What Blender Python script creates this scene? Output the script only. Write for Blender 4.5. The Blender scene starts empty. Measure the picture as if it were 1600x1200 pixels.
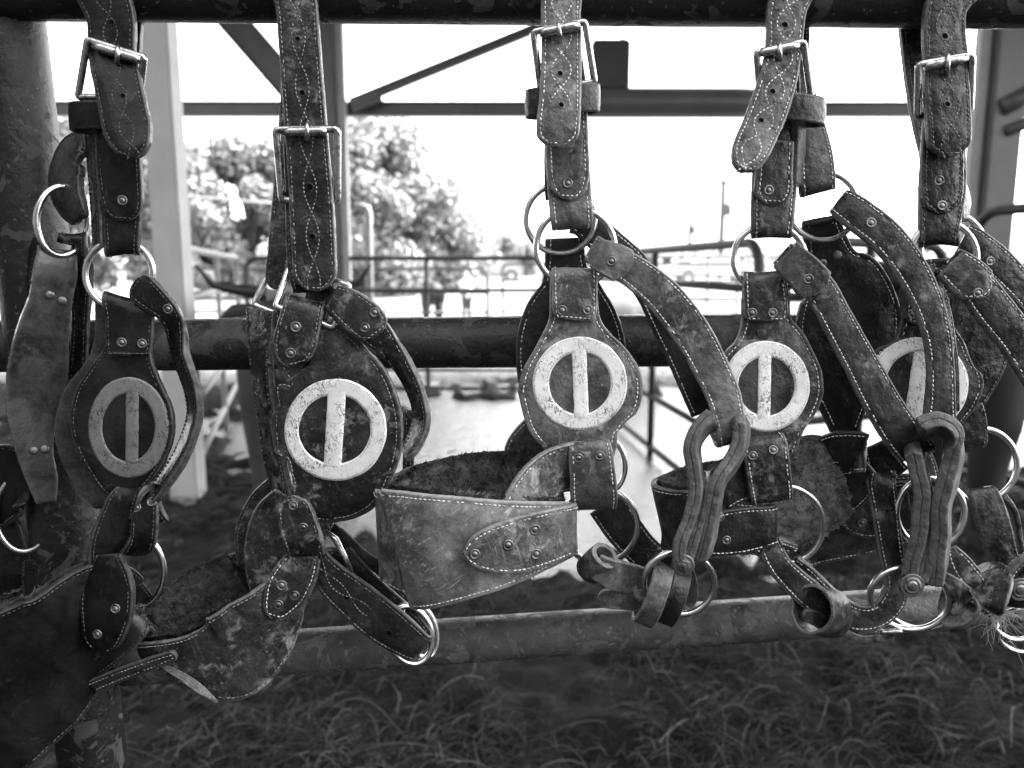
import bpy, bmesh, math, random
from mathutils import Vector, Matrix, noise
from mathutils.bvhtree import BVHTree
random.seed(7)
R = math.radians
scene = bpy.context.scene
COL = scene.collection
# ------------------------------------------------------------------ camera
CAM = Vector((0, 0, 1.5)); PITCH = R(9.1); FPX = 1244.0
cd = bpy.data.cameras.new('camera'); cam = bpy.data.objects.new('camera', cd); COL.objects.link(cam)
cd.sensor_width = 36; cd.lens = 36 * FPX / 1600; cd.clip_start = 0.02; cd.clip_end = 2000
cam.location = CAM; cam.rotation_euler = (R(90) - PITCH, 0, 0)
cd.dof.use_dof = True; cd.dof.focus_distance = 0.665; cd.dof.aperture_fstop = 6.0; cd.dof.aperture_blades = 8
scene.camera = cam
# ------------------------------------------------------------------ world, sun, exposure
SUN_EL, SUN_AZ = R(50), R(70)          # azimuth to the right of straight ahead
w = bpy.data.worlds.new('World'); scene.world = w; w.use_nodes = True
nt = w.node_tree; nt.nodes.clear()
sky = nt.nodes.new('ShaderNodeTexSky'); sky.sky_type = 'NISHITA'; sky.sun_disc = False
sky.sun_elevation = SUN_EL; sky.sun_rotation = SUN_AZ; sky.air_density = 1.0; sky.dust_density = 3.0
bw = nt.nodes.new('ShaderNodeRGBToBW'); bg = nt.nodes.new('ShaderNodeBackground'); wo = nt.nodes.new('ShaderNodeOutputWorld')
nt.links.new(sky.outputs[0], bw.inputs[0]); nt.links.new(bw.outputs[0], bg.inputs[0]); nt.links.new(bg.outputs[0], wo.inputs[0])
bg.inputs[1].default_value = 0.15
sl = bpy.data.lights.new('sun', 'SUN'); sl.energy = 2.0; sl.angle = R(0.5)
sun = bpy.data.objects.new('sun', sl); COL.objects.link(sun)
sd = Vector((math.sin(SUN_AZ) * math.cos(SUN_EL), math.cos(SUN_AZ) * math.cos(SUN_EL), math.sin(SUN_EL)))
sun.rotation_euler = (-sd).to_track_quat('-Z', 'Y').to_euler(); sun.location = (3, 6, 9)
scene.view_settings.view_transform = 'Standard'; scene.view_settings.look = 'None'
scene.view_settings.exposure = 3.45; scene.view_settings.gamma = 1.0
scene.cycles.max_bounces = 8

# ------------------------------------------------------------------ helpers
def W(px, py, Y):                       # photograph pixel -> point on the upright plane at distance Y
    x = (px - 800) / FPX; y = -(py - 600) / FPX
    cp, sp = math.cos(PITCH), math.sin(PITCH)
    d = Vector((x, cp + y * sp, -sp + y * cp))
    return CAM + d * (Y / d.y)
def D(d): return 0.66 + d / 1000.0
def P(px, py, d): return W(px, py, D(d))
def ray(px, py):
    return (W(px, py, 1.0) - CAM).normalized()

def setp(o, label=None, cat=None, group=None, kind=None):
    if label: o['label'] = label
    if cat: o['category'] = cat
    if group: o['group'] = group
    if kind: o['kind'] = kind
    return o
def empty(name, loc, label, cat, group=None):
    o = bpy.data.objects.new(name, None); COL.objects.link(o); o.location = loc
    o.empty_display_size = 0.05
    return setp(o, label, cat, group)
def rootloc(o):
    v = Vector((0, 0, 0))
    while o is not None:
        v += o.location; o = o.parent
    return v
def mk(name, bm, mats, parent=None, smooth=True, loc=None, label=None):
    """link one bmesh (world coordinates) as one object"""
    off = rootloc(parent) if parent else Vector((0, 0, 0))
    base = Vector(loc) if loc is not None else off
    me = bpy.data.meshes.new(name)
    for v in bm.verts: v.co -= base
    bm.normal_update()
    bm.to_mesh(me); bm.free()
    if smooth:
        for p in me.polygons: p.use_smooth = True
    if not isinstance(mats, (list, tuple)): mats = [mats]
    for m in mats: me.materials.append(m)
    o = bpy.data.objects.new(name, me); COL.objects.link(o)
    if parent: o.parent = parent
    o.location = base - off
    if label: o['label'] = label
    return o

# ------------------------------------------------------------------ materials (black-and-white world: every tone is grey)
def newmat(name):
    m = bpy.data.materials.new(name); m.use_nodes = True
    n = m.node_tree; b = n.nodes['Principled BSDF']
    return m, n, b
def node(n, t, **kw):
    x = n.nodes.new(t)
    for k, v in kw.items():
        if k.startswith('i_'):
            x.inputs[k[2:].replace('_', ' ')].default_value = v
        else: setattr(x, k, v)
    return x
def ramp(n, src, stops):
    r = n.nodes.new('ShaderNodeValToRGB'); e = r.color_ramp.elements
    while len(e) < len(stops): e.new(0.5)
    for i, (p, c) in enumerate(stops):
        e[i].position = p; e[i].color = (c, c, c, 1)
    n.links.new(src, r.inputs[0]); return r.outputs[0]
def mixc(n, f, a, b, mode='MIX'):
    m = n.nodes.new('ShaderNodeMix'); m.data_type = 'RGBA'; m.blend_type = mode
    for s, v in ((0, f), (6, a), (7, b)):
        if isinstance(v, (int, float)):
            m.inputs[s].default_value = v if s == 0 else (v, v, v, 1)
        else: n.links.new(v, m.inputs[s])
    return m.outputs[2]
def noi(n, co, scale, detail=6, rough=0.6, dist=0.0):
    x = node(n, 'ShaderNodeTexNoise'); x.inputs['Scale'].default_value = scale
    x.inputs['Detail'].default_value = detail; x.inputs['Roughness'].default_value = rough
    x.inputs['Distortion'].default_value = dist
    n.links.new(co, x.inputs['Vector']); return x.outputs['Fac']
def objco(n, scale=None, rot=0.25):
    t = n.nodes.new('ShaderNodeTexCoord'); o = t.outputs['Object']
    if scale:
        m0 = n.nodes.new('ShaderNodeMapping'); m0.inputs['Rotation'].default_value = (0, rot, 0); n.links.new(o, m0.inputs[0])
        mp = n.nodes.new('ShaderNodeMapping'); mp.inputs['Scale'].default_value = scale
        n.links.new(m0.outputs[0], mp.inputs[0]); return mp.outputs[0]
    return o
def bump(n, b, hs):
    prev = None
    for h, st, di in hs:
        x = n.nodes.new('ShaderNodeBump'); x.inputs['Strength'].default_value = st; x.inputs['Distance'].default_value = di
        n.links.new(h, x.inputs['Height'])
        if prev: n.links.new(prev, x.inputs['Normal'])
        prev = x.outputs[0]
    n.links.new(prev, b.inputs['Normal'])

def leather(name, dark, mid, scuff, amt=0.5, rough=0.5, edge=0.25, scr=0.5, bmp=1.0, rot=0.3, spec=0.34):
    """amt: 0..1 how much of the surface is scuffed pale"""
    m, n, b = newmat(name); co = objco(n)
    big = noi(n, co, 26, 7, 0.68, 0.5)
    base = mixc(n, ramp(n, big, [(0.40, 0), (0.50, 0.35), (0.62, 1)]), dark * 0.7, mid * 1.15)
    fine = noi(n, co, 260, 8, 0.7)
    base = mixc(n, ramp(n, fine, [(0.46, 0.0), (0.66, 0.25)]), base, mid * 1.5)
    base = mixc(n, ramp(n, noi(n, co, 380, 6, 0.7), [(0.34, 0.3), (0.46, 0)]), base, dark * 0.6)
    sc = noi(n, co, 62, 14, 0.70, 0.5)
    lo = 0.60 - 0.12 * amt
    patch = ramp(n, sc, [(lo, 0), (lo + 0.12, 1)])
    reg = ramp(n, noi(n, co, 20, 4, 0.6, 0.5), [(0.44, 0.04), (0.56, 1)])
    pf = mixc(n, 1.0, patch, reg, 'MULTIPLY')
    base = mixc(n, mixc(n, 1.0, pf, 0.75, 'MULTIPLY'), base, scuff)
    cs = objco(n, (420, 420, 26), rot)
    st = noi(n, cs, 1.0, 5, 0.65)
    sf = mixc(n, 1.0, ramp(n, st, [(0.56, 0), (0.66, 0.9 * scr * scr)]), reg, 'MULTIPLY')
    base = mixc(n, sf, base, scuff)
    # speckles of dried mud
    sp = noi(n, co, 300, 5, 0.6)
    base = mixc(n, ramp(n, sp, [(0.65, 0), (0.68, 0.5 * amt)]), base, scuff * 1.4)
    # raw, worn leather edge; its pale tone also paints in edge highlights
    at = n.nodes.new('ShaderNodeAttribute'); at.attribute_name = 'edge'
    ef = mixc(n, 1.0, at.outputs['Fac'], ramp(n, noi(n, co, 160, 8, 0.7), [(0.35, 0.25), (0.62, 1)]), 'MULTIPLY')
    base = mixc(n, ef, base, edge)
    cr = n.nodes.new('ShaderNodeTexVoronoi'); cr.feature = 'DISTANCE_TO_EDGE'; cr.inputs['Scale'].default_value = 230
    nd = noi(n, co, 60, 4); 
    add = n.nodes.new('ShaderNodeVectorMath'); add.operation = 'MULTIPLY_ADD'
    n.links.new(nd, add.inputs[0]); add.inputs[1].default_value = (0.02, 0.02, 0.02); n.links.new(co, add.inputs[2])
    n.links.new(add.outputs[0], cr.inputs['Vector'])
    crk = ramp(n, cr.outputs['Distance'], [(0.0, 0.0), (0.10, 1)])
    r2 = ramp(n, noi(n, co, 33, 5, 0.6, 1.0), [(0.46, 1), (0.56, 0)])
    inv = ramp(n, crk, [(0.0, 0.30), (0.6, 0.0)])
    base = mixc(n, mixc(n, 1.0, inv, r2, 'MULTIPLY'), base, dark * 0.35)
    n.links.new(base, b.inputs['Base Color'])
    rg = mixc(n, pf, ramp(n, noi(n, co, 90, 6), [(0.4, rough - 0.16), (0.62, rough + 0.06)]), min(0.95, rough + 0.3))
    n.links.new(rg, b.inputs['Roughness'])
    b.inputs['Specular IOR Level'].default_value = spec
    bump(n, b, [(noi(n, co, 42, 5, 0.56), 0.9 * bmp, 0.0040), (crk, 0.20 * bmp, 0.0004), (noi(n, co, 420, 5, 0.6), 0.28 * bmp, 0.0003), (sc, 0.4 * bmp, 0.0010)])
    return m
def metal(name, col, rough, dirt=0.3, dark=0.06):
    m, n, b = newmat(name); co = objco(n)
    f = ramp(n, noi(n, co, 140, 8, 0.7), [(0.56 - 0.1 * dirt, 0), (0.66, dirt * 1.6)])
    n.links.new(mixc(n, f, col, dark), b.inputs['Base Color'])
    b.inputs['Metallic'].default_value = 1.0
    n.links.new(ramp(n, noi(n, co, 200, 6, 0.7), [(0.3, rough * 0.7), (0.7, min(1, rough * 1.6))]), b.inputs['Roughness'])
    bump(n, b, [(noi(n, co, 260, 6, 0.7), 0.25, 0.0008)])
    return m
def plain(name, col, rough=0.6, var=0.3, scale=20, metallic=0.0, bs=0.2, bd=0.001):
    m, n, b = newmat(name); co = objco(n)
    f = noi(n, co, scale, 8, 0.65)
    n.links.new(ramp(n, f, [(0.3, col * (1 - var)), (0.7, min(1, col * (1 + var)))]), b.inputs['Base Color'])
    b.inputs['Roughness'].default_value = rough; b.inputs['Metallic'].default_value = metallic
    bump(n, b, [(noi(n, co, scale * 6, 6, 0.7), bs, bd)])
    return m
def emblem_paint(name, col, dirt, amt=0.5):
    m, n, b = newmat(name); co = objco(n)
    base = mixc(n, ramp(n, noi(n, co, 60, 6, 0.6), [(0.3, 0), (0.7, 1)]), col * 0.78, col)
    f = ramp(n, noi(n, co, 330, 10, 0.75, 1.2), [(0.575 - 0.05 * amt, 0), (0.61 - 0.05 * amt, 1)])
    reg = ramp(n, noi(n, co, 45, 4), [(0.42, 0.12), (0.60, 1)])
    base = mixc(n, mixc(n, 1.0, f, reg, 'MULTIPLY'), base, dirt)
    cs = objco(n, (900, 900, 160)); c = noi(n, cs, 1.0, 4, 0.7, 0.5)
    base = mixc(n, mixc(n, 1.0, ramp(n, c, [(0.57, 0), (0.61, 1)]), reg, 'MULTIPLY'), base, dirt)
    n.links.new(base, b.inputs['Base Color']); b.inputs['Roughness'].default_value = 0.6
    bump(n, b, [(noi(n, co, 330, 8, 0.75, 1.2), 0.5, 0.0006), (noi(n, co, 1100, 3), 0.35, 0.0003)])
    return m
def pipe_mat(name, dark, pale, amt=0.5, sc=18):
    m, n, b = newmat(name); co = objco(n)
    base = mixc(n, ramp(n, noi(n, co, 30, 7, 0.65), [(0.35, 0), (0.7, 1)]), dark * 0.7, dark * 1.4)
    l = 0.60 - 0.08 * amt
    pt = ramp(n, noi(n, co, sc, 9, 0.62, 0.8), [(l, 0), (l + 0.02, 1)])
    base = mixc(n, pt, base, mixc(n, ramp(n, noi(n, co, 150, 5), [(0.35, 0), (0.65, 1)]), pale * 0.6, pale))
    sp = ramp(n, noi(n, co, 170, 3, 0.5), [(0.66, 0), (0.68, 1)])
    base = mixc(n, sp, base, pale * 1.2)
    n.links.new(base, b.inputs['Base Color'])
    b.inputs['Specular IOR Level'].default_value = 0.35
    n.links.new(mixc(n, pt, 0.26, 0.6), b.inputs['Roughness'])
    bump(n, b, [(pt, 0.5, -0.0006), (noi(n, co, 60, 8, 0.7), 0.8, 0.0030), (noi(n, co, 500, 3), 0.3, 0.0004)])
    return m

L1 = leather('leather_black', 0.007, 0.014, 0.07, 0.20, 0.28, 0.10, 0.25, 0.4, 0.3, 0.20)
L0 = leather('leather_near_black', 0.004, 0.008, 0.04, 0.2, 0.45, 0.06, 0.2, 0.4, 0.3, 0.10)
L1b = leather('leather_smooth_grey', 0.018, 0.055, 0.12, 0.25, 0.26, 0.12, 0.15, 0.3)
L2 = leather('leather_muddy', 0.010, 0.026, 0.26, 0.70, 0.36, 0.16, 0.35)
L3 = leather('leather_brown', 0.045, 0.120, 0.36, 0.70, 0.38, 0.26, 0.65)
L3d = leather('leather_brown_dark', 0.010, 0.026, 0.14, 0.35, 0.45, 0.10, 0.4)
L3l = leather('leather_worn_pale', 0.095, 0.175, 0.42, 0.45, 0.52, 0.30, 1.0, 0.8, -0.95)
L3p = leather('leather_patch_pale', 0.10, 0.17, 0.36, 0.5, 0.55, 0.10, 0.3)
L4 = leather('leather_dusty', 0.013, 0.046, 0.26, 0.62, 0.38, 0.18, 0.5)
L4d = leather('leather_dark_dusty', 0.006, 0.014, 0.10, 0.35, 0.45, 0.08, 0.3)
L4l = leather('leather_raw_grey', 0.05, 0.10, 0.26, 0.5, 0.62, 0.13, 0.9, 1.6)
L5 = leather('leather_oiled', 0.007, 0.022, 0.18, 0.55, 0.36, 0.13, 0.45)
STEEL = metal('ring_steel', 0.75, 0.16, 0.25)
STEELD = metal('buckle_steel', 0.55, 0.24, 0.5)
RIV = metal('rivet_metal', 0.20, 0.42, 0.6, 0.03)
def threadm(name, a, b_):
    m, n, b = newmat(name); gi = n.nodes.new('ShaderNodeNewGeometry')
    n.links.new(ramp(n, gi.outputs['Random Per Island'], [(0.0, a), (0.5, b_ * 0.8), (1.0, b_)]), b.inputs['Base Color']); b.inputs['Roughness'].default_value = 0.85
    return m
THREAD = threadm('thread_pale', 0.16, 0.70); THREADD = threadm('thread_dirty', 0.03, 0.22); THREADK = threadm('thread_black', 0.010, 0.07)
HOLE = plain('hole_shade_black', 0.004, 0.95, 0.1); HOLE.node_tree.nodes['Principled BSDF'].inputs['Specular IOR Level'].default_value = 0.0  # black discs paint the shade inside holes that are not cut
PAINT = emblem_paint('emblem_white_hide', 0.78, 0.07, 0.85)
PAINTD = emblem_paint('emblem_grey_hide', 0.15, 0.03, 0.9)
def wool(name, a, b_):
    m, n, b = newmat(name); gi = n.nodes.new('ShaderNodeNewGeometry'); co = objco(n)
    c1 = ramp(n, gi.outputs['Random Per Island'], [(0.0, a), (1.0, b_)])
    n.links.new(mixc(n, ramp(n, noi(n, co, 70, 8, 0.7), [(0.38, 0.85), (0.6, 0)]), c1, a * 0.4), b.inputs['Base Color'])
    b.inputs['Roughness'].default_value = 0.95; b.inputs['Specular IOR Level'].default_value = 0.2
    return m
FLEECE = wool('fleece_dirty', 0.03, 0.15); FLEECED = wool('fleece_dark', 0.02, 0.08); FLEECEL = wool('fleece_pale', 0.12, 0.32)

# ------------------------------------------------------------------ ribbon (strap) builder
def cr(p0, p1, p2, p3, t):
    return 0.5 * ((2 * p1) + (p2 - p0) * t + (2 * p0 - 5 * p1 + 4 * p2 - p3) * t * t + (3 * p1 - p0 - 3 * p2 + p3) * t ** 3)
class Rib: pass
def ctl(c):
    if isinstance(c[0], Vector): return c
    if len(c) == 5: xl, yl, xr, yr, d = c; return P(xl, yl, d), P(xr, yr, d)
    xl, yl, xr, yr, dl, dr = c; return P(xl, yl, dl), P(xr, yr, dr)
def frames(ctrl, step=0.0015, tip0=None, tip1=None, closed=False):
    prs = [ctl(c) for c in ctrl]; n = len(prs); pts = []
    rng = range(n) if closed else range(n - 1)
    for i in rng:
        g = (lambda k: prs[k % n]) if closed else (lambda k: prs[min(max(k, 0), n - 1)])
        a, b, c, d = g(i - 1), g(i), g(i + 1), g(i + 2)
        for k in range(16):
            t = k / 16
            pts.append((cr(a[0], b[0], c[0], d[0], t), cr(a[1], b[1], c[1], d[1], t)))
    pts.append(prs[0] if closed else prs[-1])
    cs = [(l + r) / 2 for l, r in pts]; ln = [0.0]
    for i in range(1, len(cs)): ln.append(ln[-1] + (cs[i] - cs[i - 1]).length)
    T = ln[-1]
    def at(v):
        v = min(max(v, 0), T); lo = 0; hi = len(ln) - 1
        while hi - lo > 1:
            m = (lo + hi) // 2
            if ln[m] <= v: lo = m
            else: hi = m
        t = (v - ln[lo]) / max(1e-9, ln[hi] - ln[lo])
        return pts[lo][0].lerp(pts[hi][0], t), pts[lo][1].lerp(pts[hi][1], t)
    def tf(v):
        f = 1.0
        for tip, s in ((tip0, v), (tip1, T - v)):
            if tip and s < tip[1] / 1000:
                q = max(0.0, s / (tip[1] / 1000))
                if tip[0] == 'round': f = min(f, math.sqrt(max(0.003, 1 - (1 - q) ** 2)))
                elif tip[0] == 'point': f = min(f, 0.42 + 0.58 * q)
                elif tip[0] == 'sharp': f = min(f, 0.12 + 0.88 * q ** 0.8)
        return f
    def fr(v):
        l, r = at(v); e = 0.0012
        a1, a2 = at(v - e); b1, b2 = at(v + e)
        t = ((b1 + b2) - (a1 + a2))
        t = t.normalized() if t.length > 1e-9 else Vector((0, 0, -1))
        s = (r - l); w = s.length / 2; s = s / max(1e-9, 2 * w)
        s = (s - t * s.dot(t)).normalized(); nrm = t.cross(s).normalized()
        return (l + r) / 2, s, nrm, w * tf(v), t
    vs = []; k = max(3, int(T / step))
    for i in range(k + 1): vs.append(T * i / k)
    for tip, base, sg in ((tip0, 0, 1), (tip1, T, -1)):
        if tip and tip[0] == 'round':
            for q in (0.0003, 0.0007, 0.0012, 0.002, 0.003): vs.append(base + sg * q)
        else:
            vs.append(base + sg * 0.0005)
    return fr, sorted(set(vs)), T, closed
def stitch(bm, p, t, nrm, ln, rad, mi):
    t = t.normalized(); s = nrm.cross(t).normalized(); q = []
    for a, rr, up in ((-0.5, 0.45, -0.25), (-0.25, 1, 0.5), (0.25, 1, 0.5), (0.5, 0.45, -0.25)):
        c = p + t * (a * ln) + nrm * rad * up
        q.append([bm.verts.new(c + s * rad * rr * x + nrm * rad * rr * y) for x, y in ((-1, 0), (0, 0.9), (1, 0), (0, -0.9))])
    for i in range(3):
        for j in range(4):
            f = bm.faces.new((q[i][j], q[i][(j + 1) % 4], q[i + 1][(j + 1) % 4], q[i + 1][j])); f.material_index = mi
    for e in (q[0][::-1], q[3]):
        f = bm.faces.new(e); f.material_index = mi
def along(poly, pitch):
    out = []; acc = 0.0
    for i in range(1, len(poly)):
        a, b = poly[i - 1], poly[i]; l = (b[0] - a[0]).length
        while acc <= l and l > 1e-7:
            f = acc / l; out.append((a[0].lerp(b[0], f), (b[0] - a[0]), a[1].lerp(b[1], f))); acc += pitch
        acc -= l
    return out
def ribbon(name, ctrl, mat, parent, t=5.0, tip0=None, tip1=None, st=True, inset=3.2, waves=None, closed=False,
           holes=(), thread=THREAD, cup=0.0, dome=0.35, pitch=3.7, layers=2, wob=0.5, sides=(1, -1), stv=None, srad=0.50,
           rivets=(), rr=4.2, label=None, rim=False):
    fr, vs, T, closed = frames(ctrl, tip0=tip0, tip1=tip1, closed=closed)
    bm = bmesh.new(); lay = bm.verts.layers.float.new('edge'); rings = []; h = t / 2000; rd = min(h * 0.75, 0.0013)
    if closed: vs = vs[:-1] if abs(vs[-1] - T) < 1e-6 else vs
    ins = inset / 1000
    for v in vs:
        c, s, nm, w, tt = fr(v)
        eg = 1.0
        if not closed:
            de = min(v, T - v)
            if de < 0.0006: eg = 0.55
        hh = h * eg
        w = max(w, 0.0004); r = min(rd, w * 0.5) 
        row = []
        def add(u, z, e):
            z2 = z + (cup / 1000) * (u / w) ** 2 if w > 0.003 else z
            co = c + s * u + nm * z2
            nv = noise.noise_vector(co * 45) * (0.0006 * wob) + noise.noise_vector(co * 160) * (0.00028 * wob)
            if e > 0.5: nv += noise.noise_vector(co * 330) * (0.00035 * wob)
            x = bm.verts.new(co + nv); x[lay] = e; row.append(x)
        i1, i2 = max(w - ins - 0.0010, w * 0.5), max(w - ins + 0.0010, w * 0.62)
        im = (i1 + i2) / 2; dg = 0.00035 if st else 0.0
        dm = dome / 1000
        e0 = 0.55 if de_edge(v, T, closed) else 0.0
        rimh = 0.0009 if rim else 0
        for sg in (1, -1):
            zz = hh * sg
            us = [-w * 0.35, 0, w * 0.35]
            left = [(-(w - r), zz - r * 0.0 * sg + rimh * sg, 0.25), (-i2, zz + rimh * sg * .6, e0), (-im, zz - dg * sg, e0), (-i1, zz + dm * 0.3 * sg, e0)]
            mid = [(u, zz + dm * (1 - (u / w) ** 2) * sg, e0) for u in us]
            right = [(-a, b, e) for a, b, e in reversed(left)]
            seq = left + mid + right
            if sg == -1: seq = [(-a, b, e) for a, b, e in seq]
            for a, b, e in seq: add(a, b, e)
            ex = w * sg
            add(ex * 1.0 - sg * r * 0.3, (hh - r * 0.35) * sg, 0.9)
            add(ex, (hh - r) * sg * 0.9, 1.0)
            gd = min(0.0005 if layers == 2 else 0.0007, w * 0.3)
            for q in range(1, layers):
                zb = hh * (1 - 2 * q / layers); dz = 0.00012
                if t > 8:
                    add(ex, zb * sg + (hh / layers) * sg, 1.0); add(ex, (zb + 0.0013) * sg, 1.0); add(ex, (zb + 0.0005) * sg, 0.8)
                add(ex - sg * (0.0011 if t > 8 else gd), zb * sg, 0.0 if t > 8 else 0.6)
                if t > 8: add(ex, (zb - 0.0005) * sg, 0.8); add(ex, (zb - 0.0013) * sg, 1.0); add(ex, zb * sg - (hh / layers) * sg, 1.0)
            add(ex, -(hh - r) * sg * 0.9, 1.0)
            add(ex * 1.0 - sg * r * 0.3, -(hh - r * 0.35) * sg, 0.9)
        rings.append(row)
    m = len(rings[0]); nr = len(rings)
    for i in range(nr if closed else nr - 1):
        a, b = rings[i], rings[(i + 1) % nr]
        for j in range(m):
            bm.faces.new((a[j], a[(j + 1) % m], b[(j + 1) % m], b[j]))
    if not closed:
        bm.faces.new(rings[0]); bm.faces.new(rings[-1][::-1])
    bmesh.ops.recalc_face_normals(bm, faces=bm.faces)
    bm.normal_update()
    bvh = BVHTree.FromBMesh(bm)
    thr_i = 1
    def sp(v, u, sd):
        c, s, nm, w, tt = fr(v)
        z = h * sd + (cup / 1000) * (u / max(w, 1e-4)) ** 2
        return c + s * u + nm * (z + 0.00012 * sd), nm * sd
    if st:
        v0 = ins if tip0 else 0.0015; v1 = T - ins if tip1 else T - 0.0015
        if stv: v0, v1 = stv[0] / 1000, T - stv[1] / 1000
        for sd in sides:
            poly = []
            k = max(4, int((v1 - v0) / 0.0012))
            lf, rt = [], []
            for i in range(k + 1):
                v = v0 + (v1 - v0) * i / k; c, s, nm, w, tt = fr(v)
                if w - ins < 0.001: continue
                jit = noise.noise(c * 300) * 0.0002
                lf.append(sp(v, -(w - ins) + jit, sd)); rt.append(sp(v, (w - ins) + jit, sd))
            if closed: runs = [lf, rt]
            elif tip1 and tip0: runs = [lf + rt[::-1] + lf[:1]]
            elif tip1: runs = [lf + rt[::-1]]
            elif tip0: runs = [rt[::-1] + lf]
            else: runs = [lf, rt]
            for ru in runs:
                for p, tt, nm in along(ru, pitch / 1000):
                    if random.random() < 0.07 + 0.5 * max(0, noise.noise(p * 40) - 0.2): continue
                    tt = tt.normalized() + Vector([random.uniform(-.09, .09) for _ in range(3)])
                    stitch(bm, p, tt, nm, pitch / 1000 * 0.76, srad / 1000, thr_i)
    if waves:
        wa, wp, w0, w1, ph = waves   # amplitude mm, lobe length mm, from, to, phase
        if holes:
            hl, hn = castb(bvh, holes[-1][0], holes[-1][1])
            if hl is not None: ph = min((i * 0.001 for i in range(int(T * 1000))), key=lambda q: (fr(q)[0] - hl).length) * 1000 - wp / 2
        for sd in sides:
            for sg in (1, -1):
                poly = []; v = w0 / 1000
                while v < min(T, w1 / 1000):
                    u = sg * wa / 1000 * math.sin(math.pi * (v * 1000 - ph) / wp)
                    poly.append(sp(v, u, sd)); v += 0.001
                for p, tt, nm in along(poly, pitch / 1000 * 0.9):
                    stitch(bm, p, tt, nm, pitch / 1000 * 0.72, srad / 1000 * 1.15, thr_i)
    for hp in holes:
        loc, nm = castb(bvh, hp[0], hp[1])
        if loc is None: continue
        a = nm.orthogonal().normalized(); b = nm.cross(a); hr = (hp[2] if len(hp) > 2 else 1.9) / 1000
        loc = loc + nm * 0.00006
        prof = [(0.0, 0.0, 2), (0.72, 0.0001, 2), (0.95, 0.00025, 0), (1.25, 0.0004, 0), (1.7, -0.0002, 0)]
        N = 14; rg = []
        ctr = bm.verts.new(loc)
        for q, z, mi in prof[1:]:
            rg.append([bm.verts.new(loc + (a * math.cos(6.2832 * i / N) * 1.0 + b * math.sin(6.2832 * i / N) * 1.12) * hr * q + nm * z) for i in range(N)])
        for i in range(N):
            f = bm.faces.new((ctr, rg[0][i], rg[0][(i + 1) % N])); f.material_index = 2
            for k in range(len(rg) - 1):
                f = bm.faces.new((rg[k][i], rg[k + 1][i], rg[k + 1][(i + 1) % N], rg[k][(i + 1) % N]))
                f.material_index = 2 if k == 0 else 0
    o = mk(name, bm, [mat, thread, HOLE], parent, label=label)
    o_b[o.name] = bvh; o_f[o.name] = (fr, T)
    for rv in rivets:
        rivet(o, rv[0], rv[1], rv[2] if len(rv) > 2 else rr)
    return o
o_b = {}; o_f = {}
def de_edge(v, T, closed): return (not closed) and min(v, T - v) < 0.0006
def castb(bvh, px, py):
    loc, nm, i, dist = bvh.ray_cast(CAM, ray(px, py))
    if loc is None: return None, None
    if nm.dot(ray(px, py)) > 0: nm = -nm
    return loc, nm
def lathe(name, loc, nm, prof, mat, parent, N=20, smooth=True):
    bm = bmesh.new(); a = nm.orthogonal().normalized(); b = nm.cross(a); rg = []
    for r, z in prof:
        rg.append([bm.verts.new(loc + (a * math.cos(6.28318 * i / N) + b * math.sin(6.28318 * i / N)) * r + nm * z) for i in range(N)])
    for k in range(len(rg) - 1):
        for i in range(N):
            bm.faces.new((rg[k][i], rg[k][(i + 1) % N], rg[k + 1][(i + 1) % N], rg[k + 1][i]))
    bm.faces.new(rg[-1]); bm.faces.new(rg[0][::-1])
    bmesh.ops.recalc_face_normals(bm, faces=bm.faces)
    return mk(name, bm, mat, parent, smooth=smooth)
def rivet(part, px, py, r=4.2):
    loc, nm = castb(o_b[part.name], px, py)
    if loc is None: return
    r /= 1000
    nm = (nm + Vector([random.uniform(-.08, .08) for _ in range(3)])).normalized()
    prof = [(r, -0.0008), (r * 1.0, 0.0003), (r * 0.9, 0.0008), (r * 0.68, 0.0006), (r * 0.58, 0.0002), (r * 0.5, 0.0002), (r * 0.44, 0.0009), (r * 0.3, 0.0013), (r * 0.08, 0.0014)]
    par = part
    if part.parent and part.parent.parent: par = part.parent
    lathe('rivet', loc - nm * 0.0001, nm, prof, RIV, par)
def cap_rivet(part, px, py, r=3.6):
    loc, nm = castb(o_b[part.name], px, py)
    if loc is None: return
    r /= 1000
    prof = [(r, -0.0008), (r, 0.0002), (r * 0.93, 0.0007), (r * 0.7, 0.0011), (r * 0.35, 0.00135), (r * 0.05, 0.0014)]
    lathe('rivet', loc, nm, prof, RIV, part if not (part.parent and part.parent.parent) else part.parent)

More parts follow.
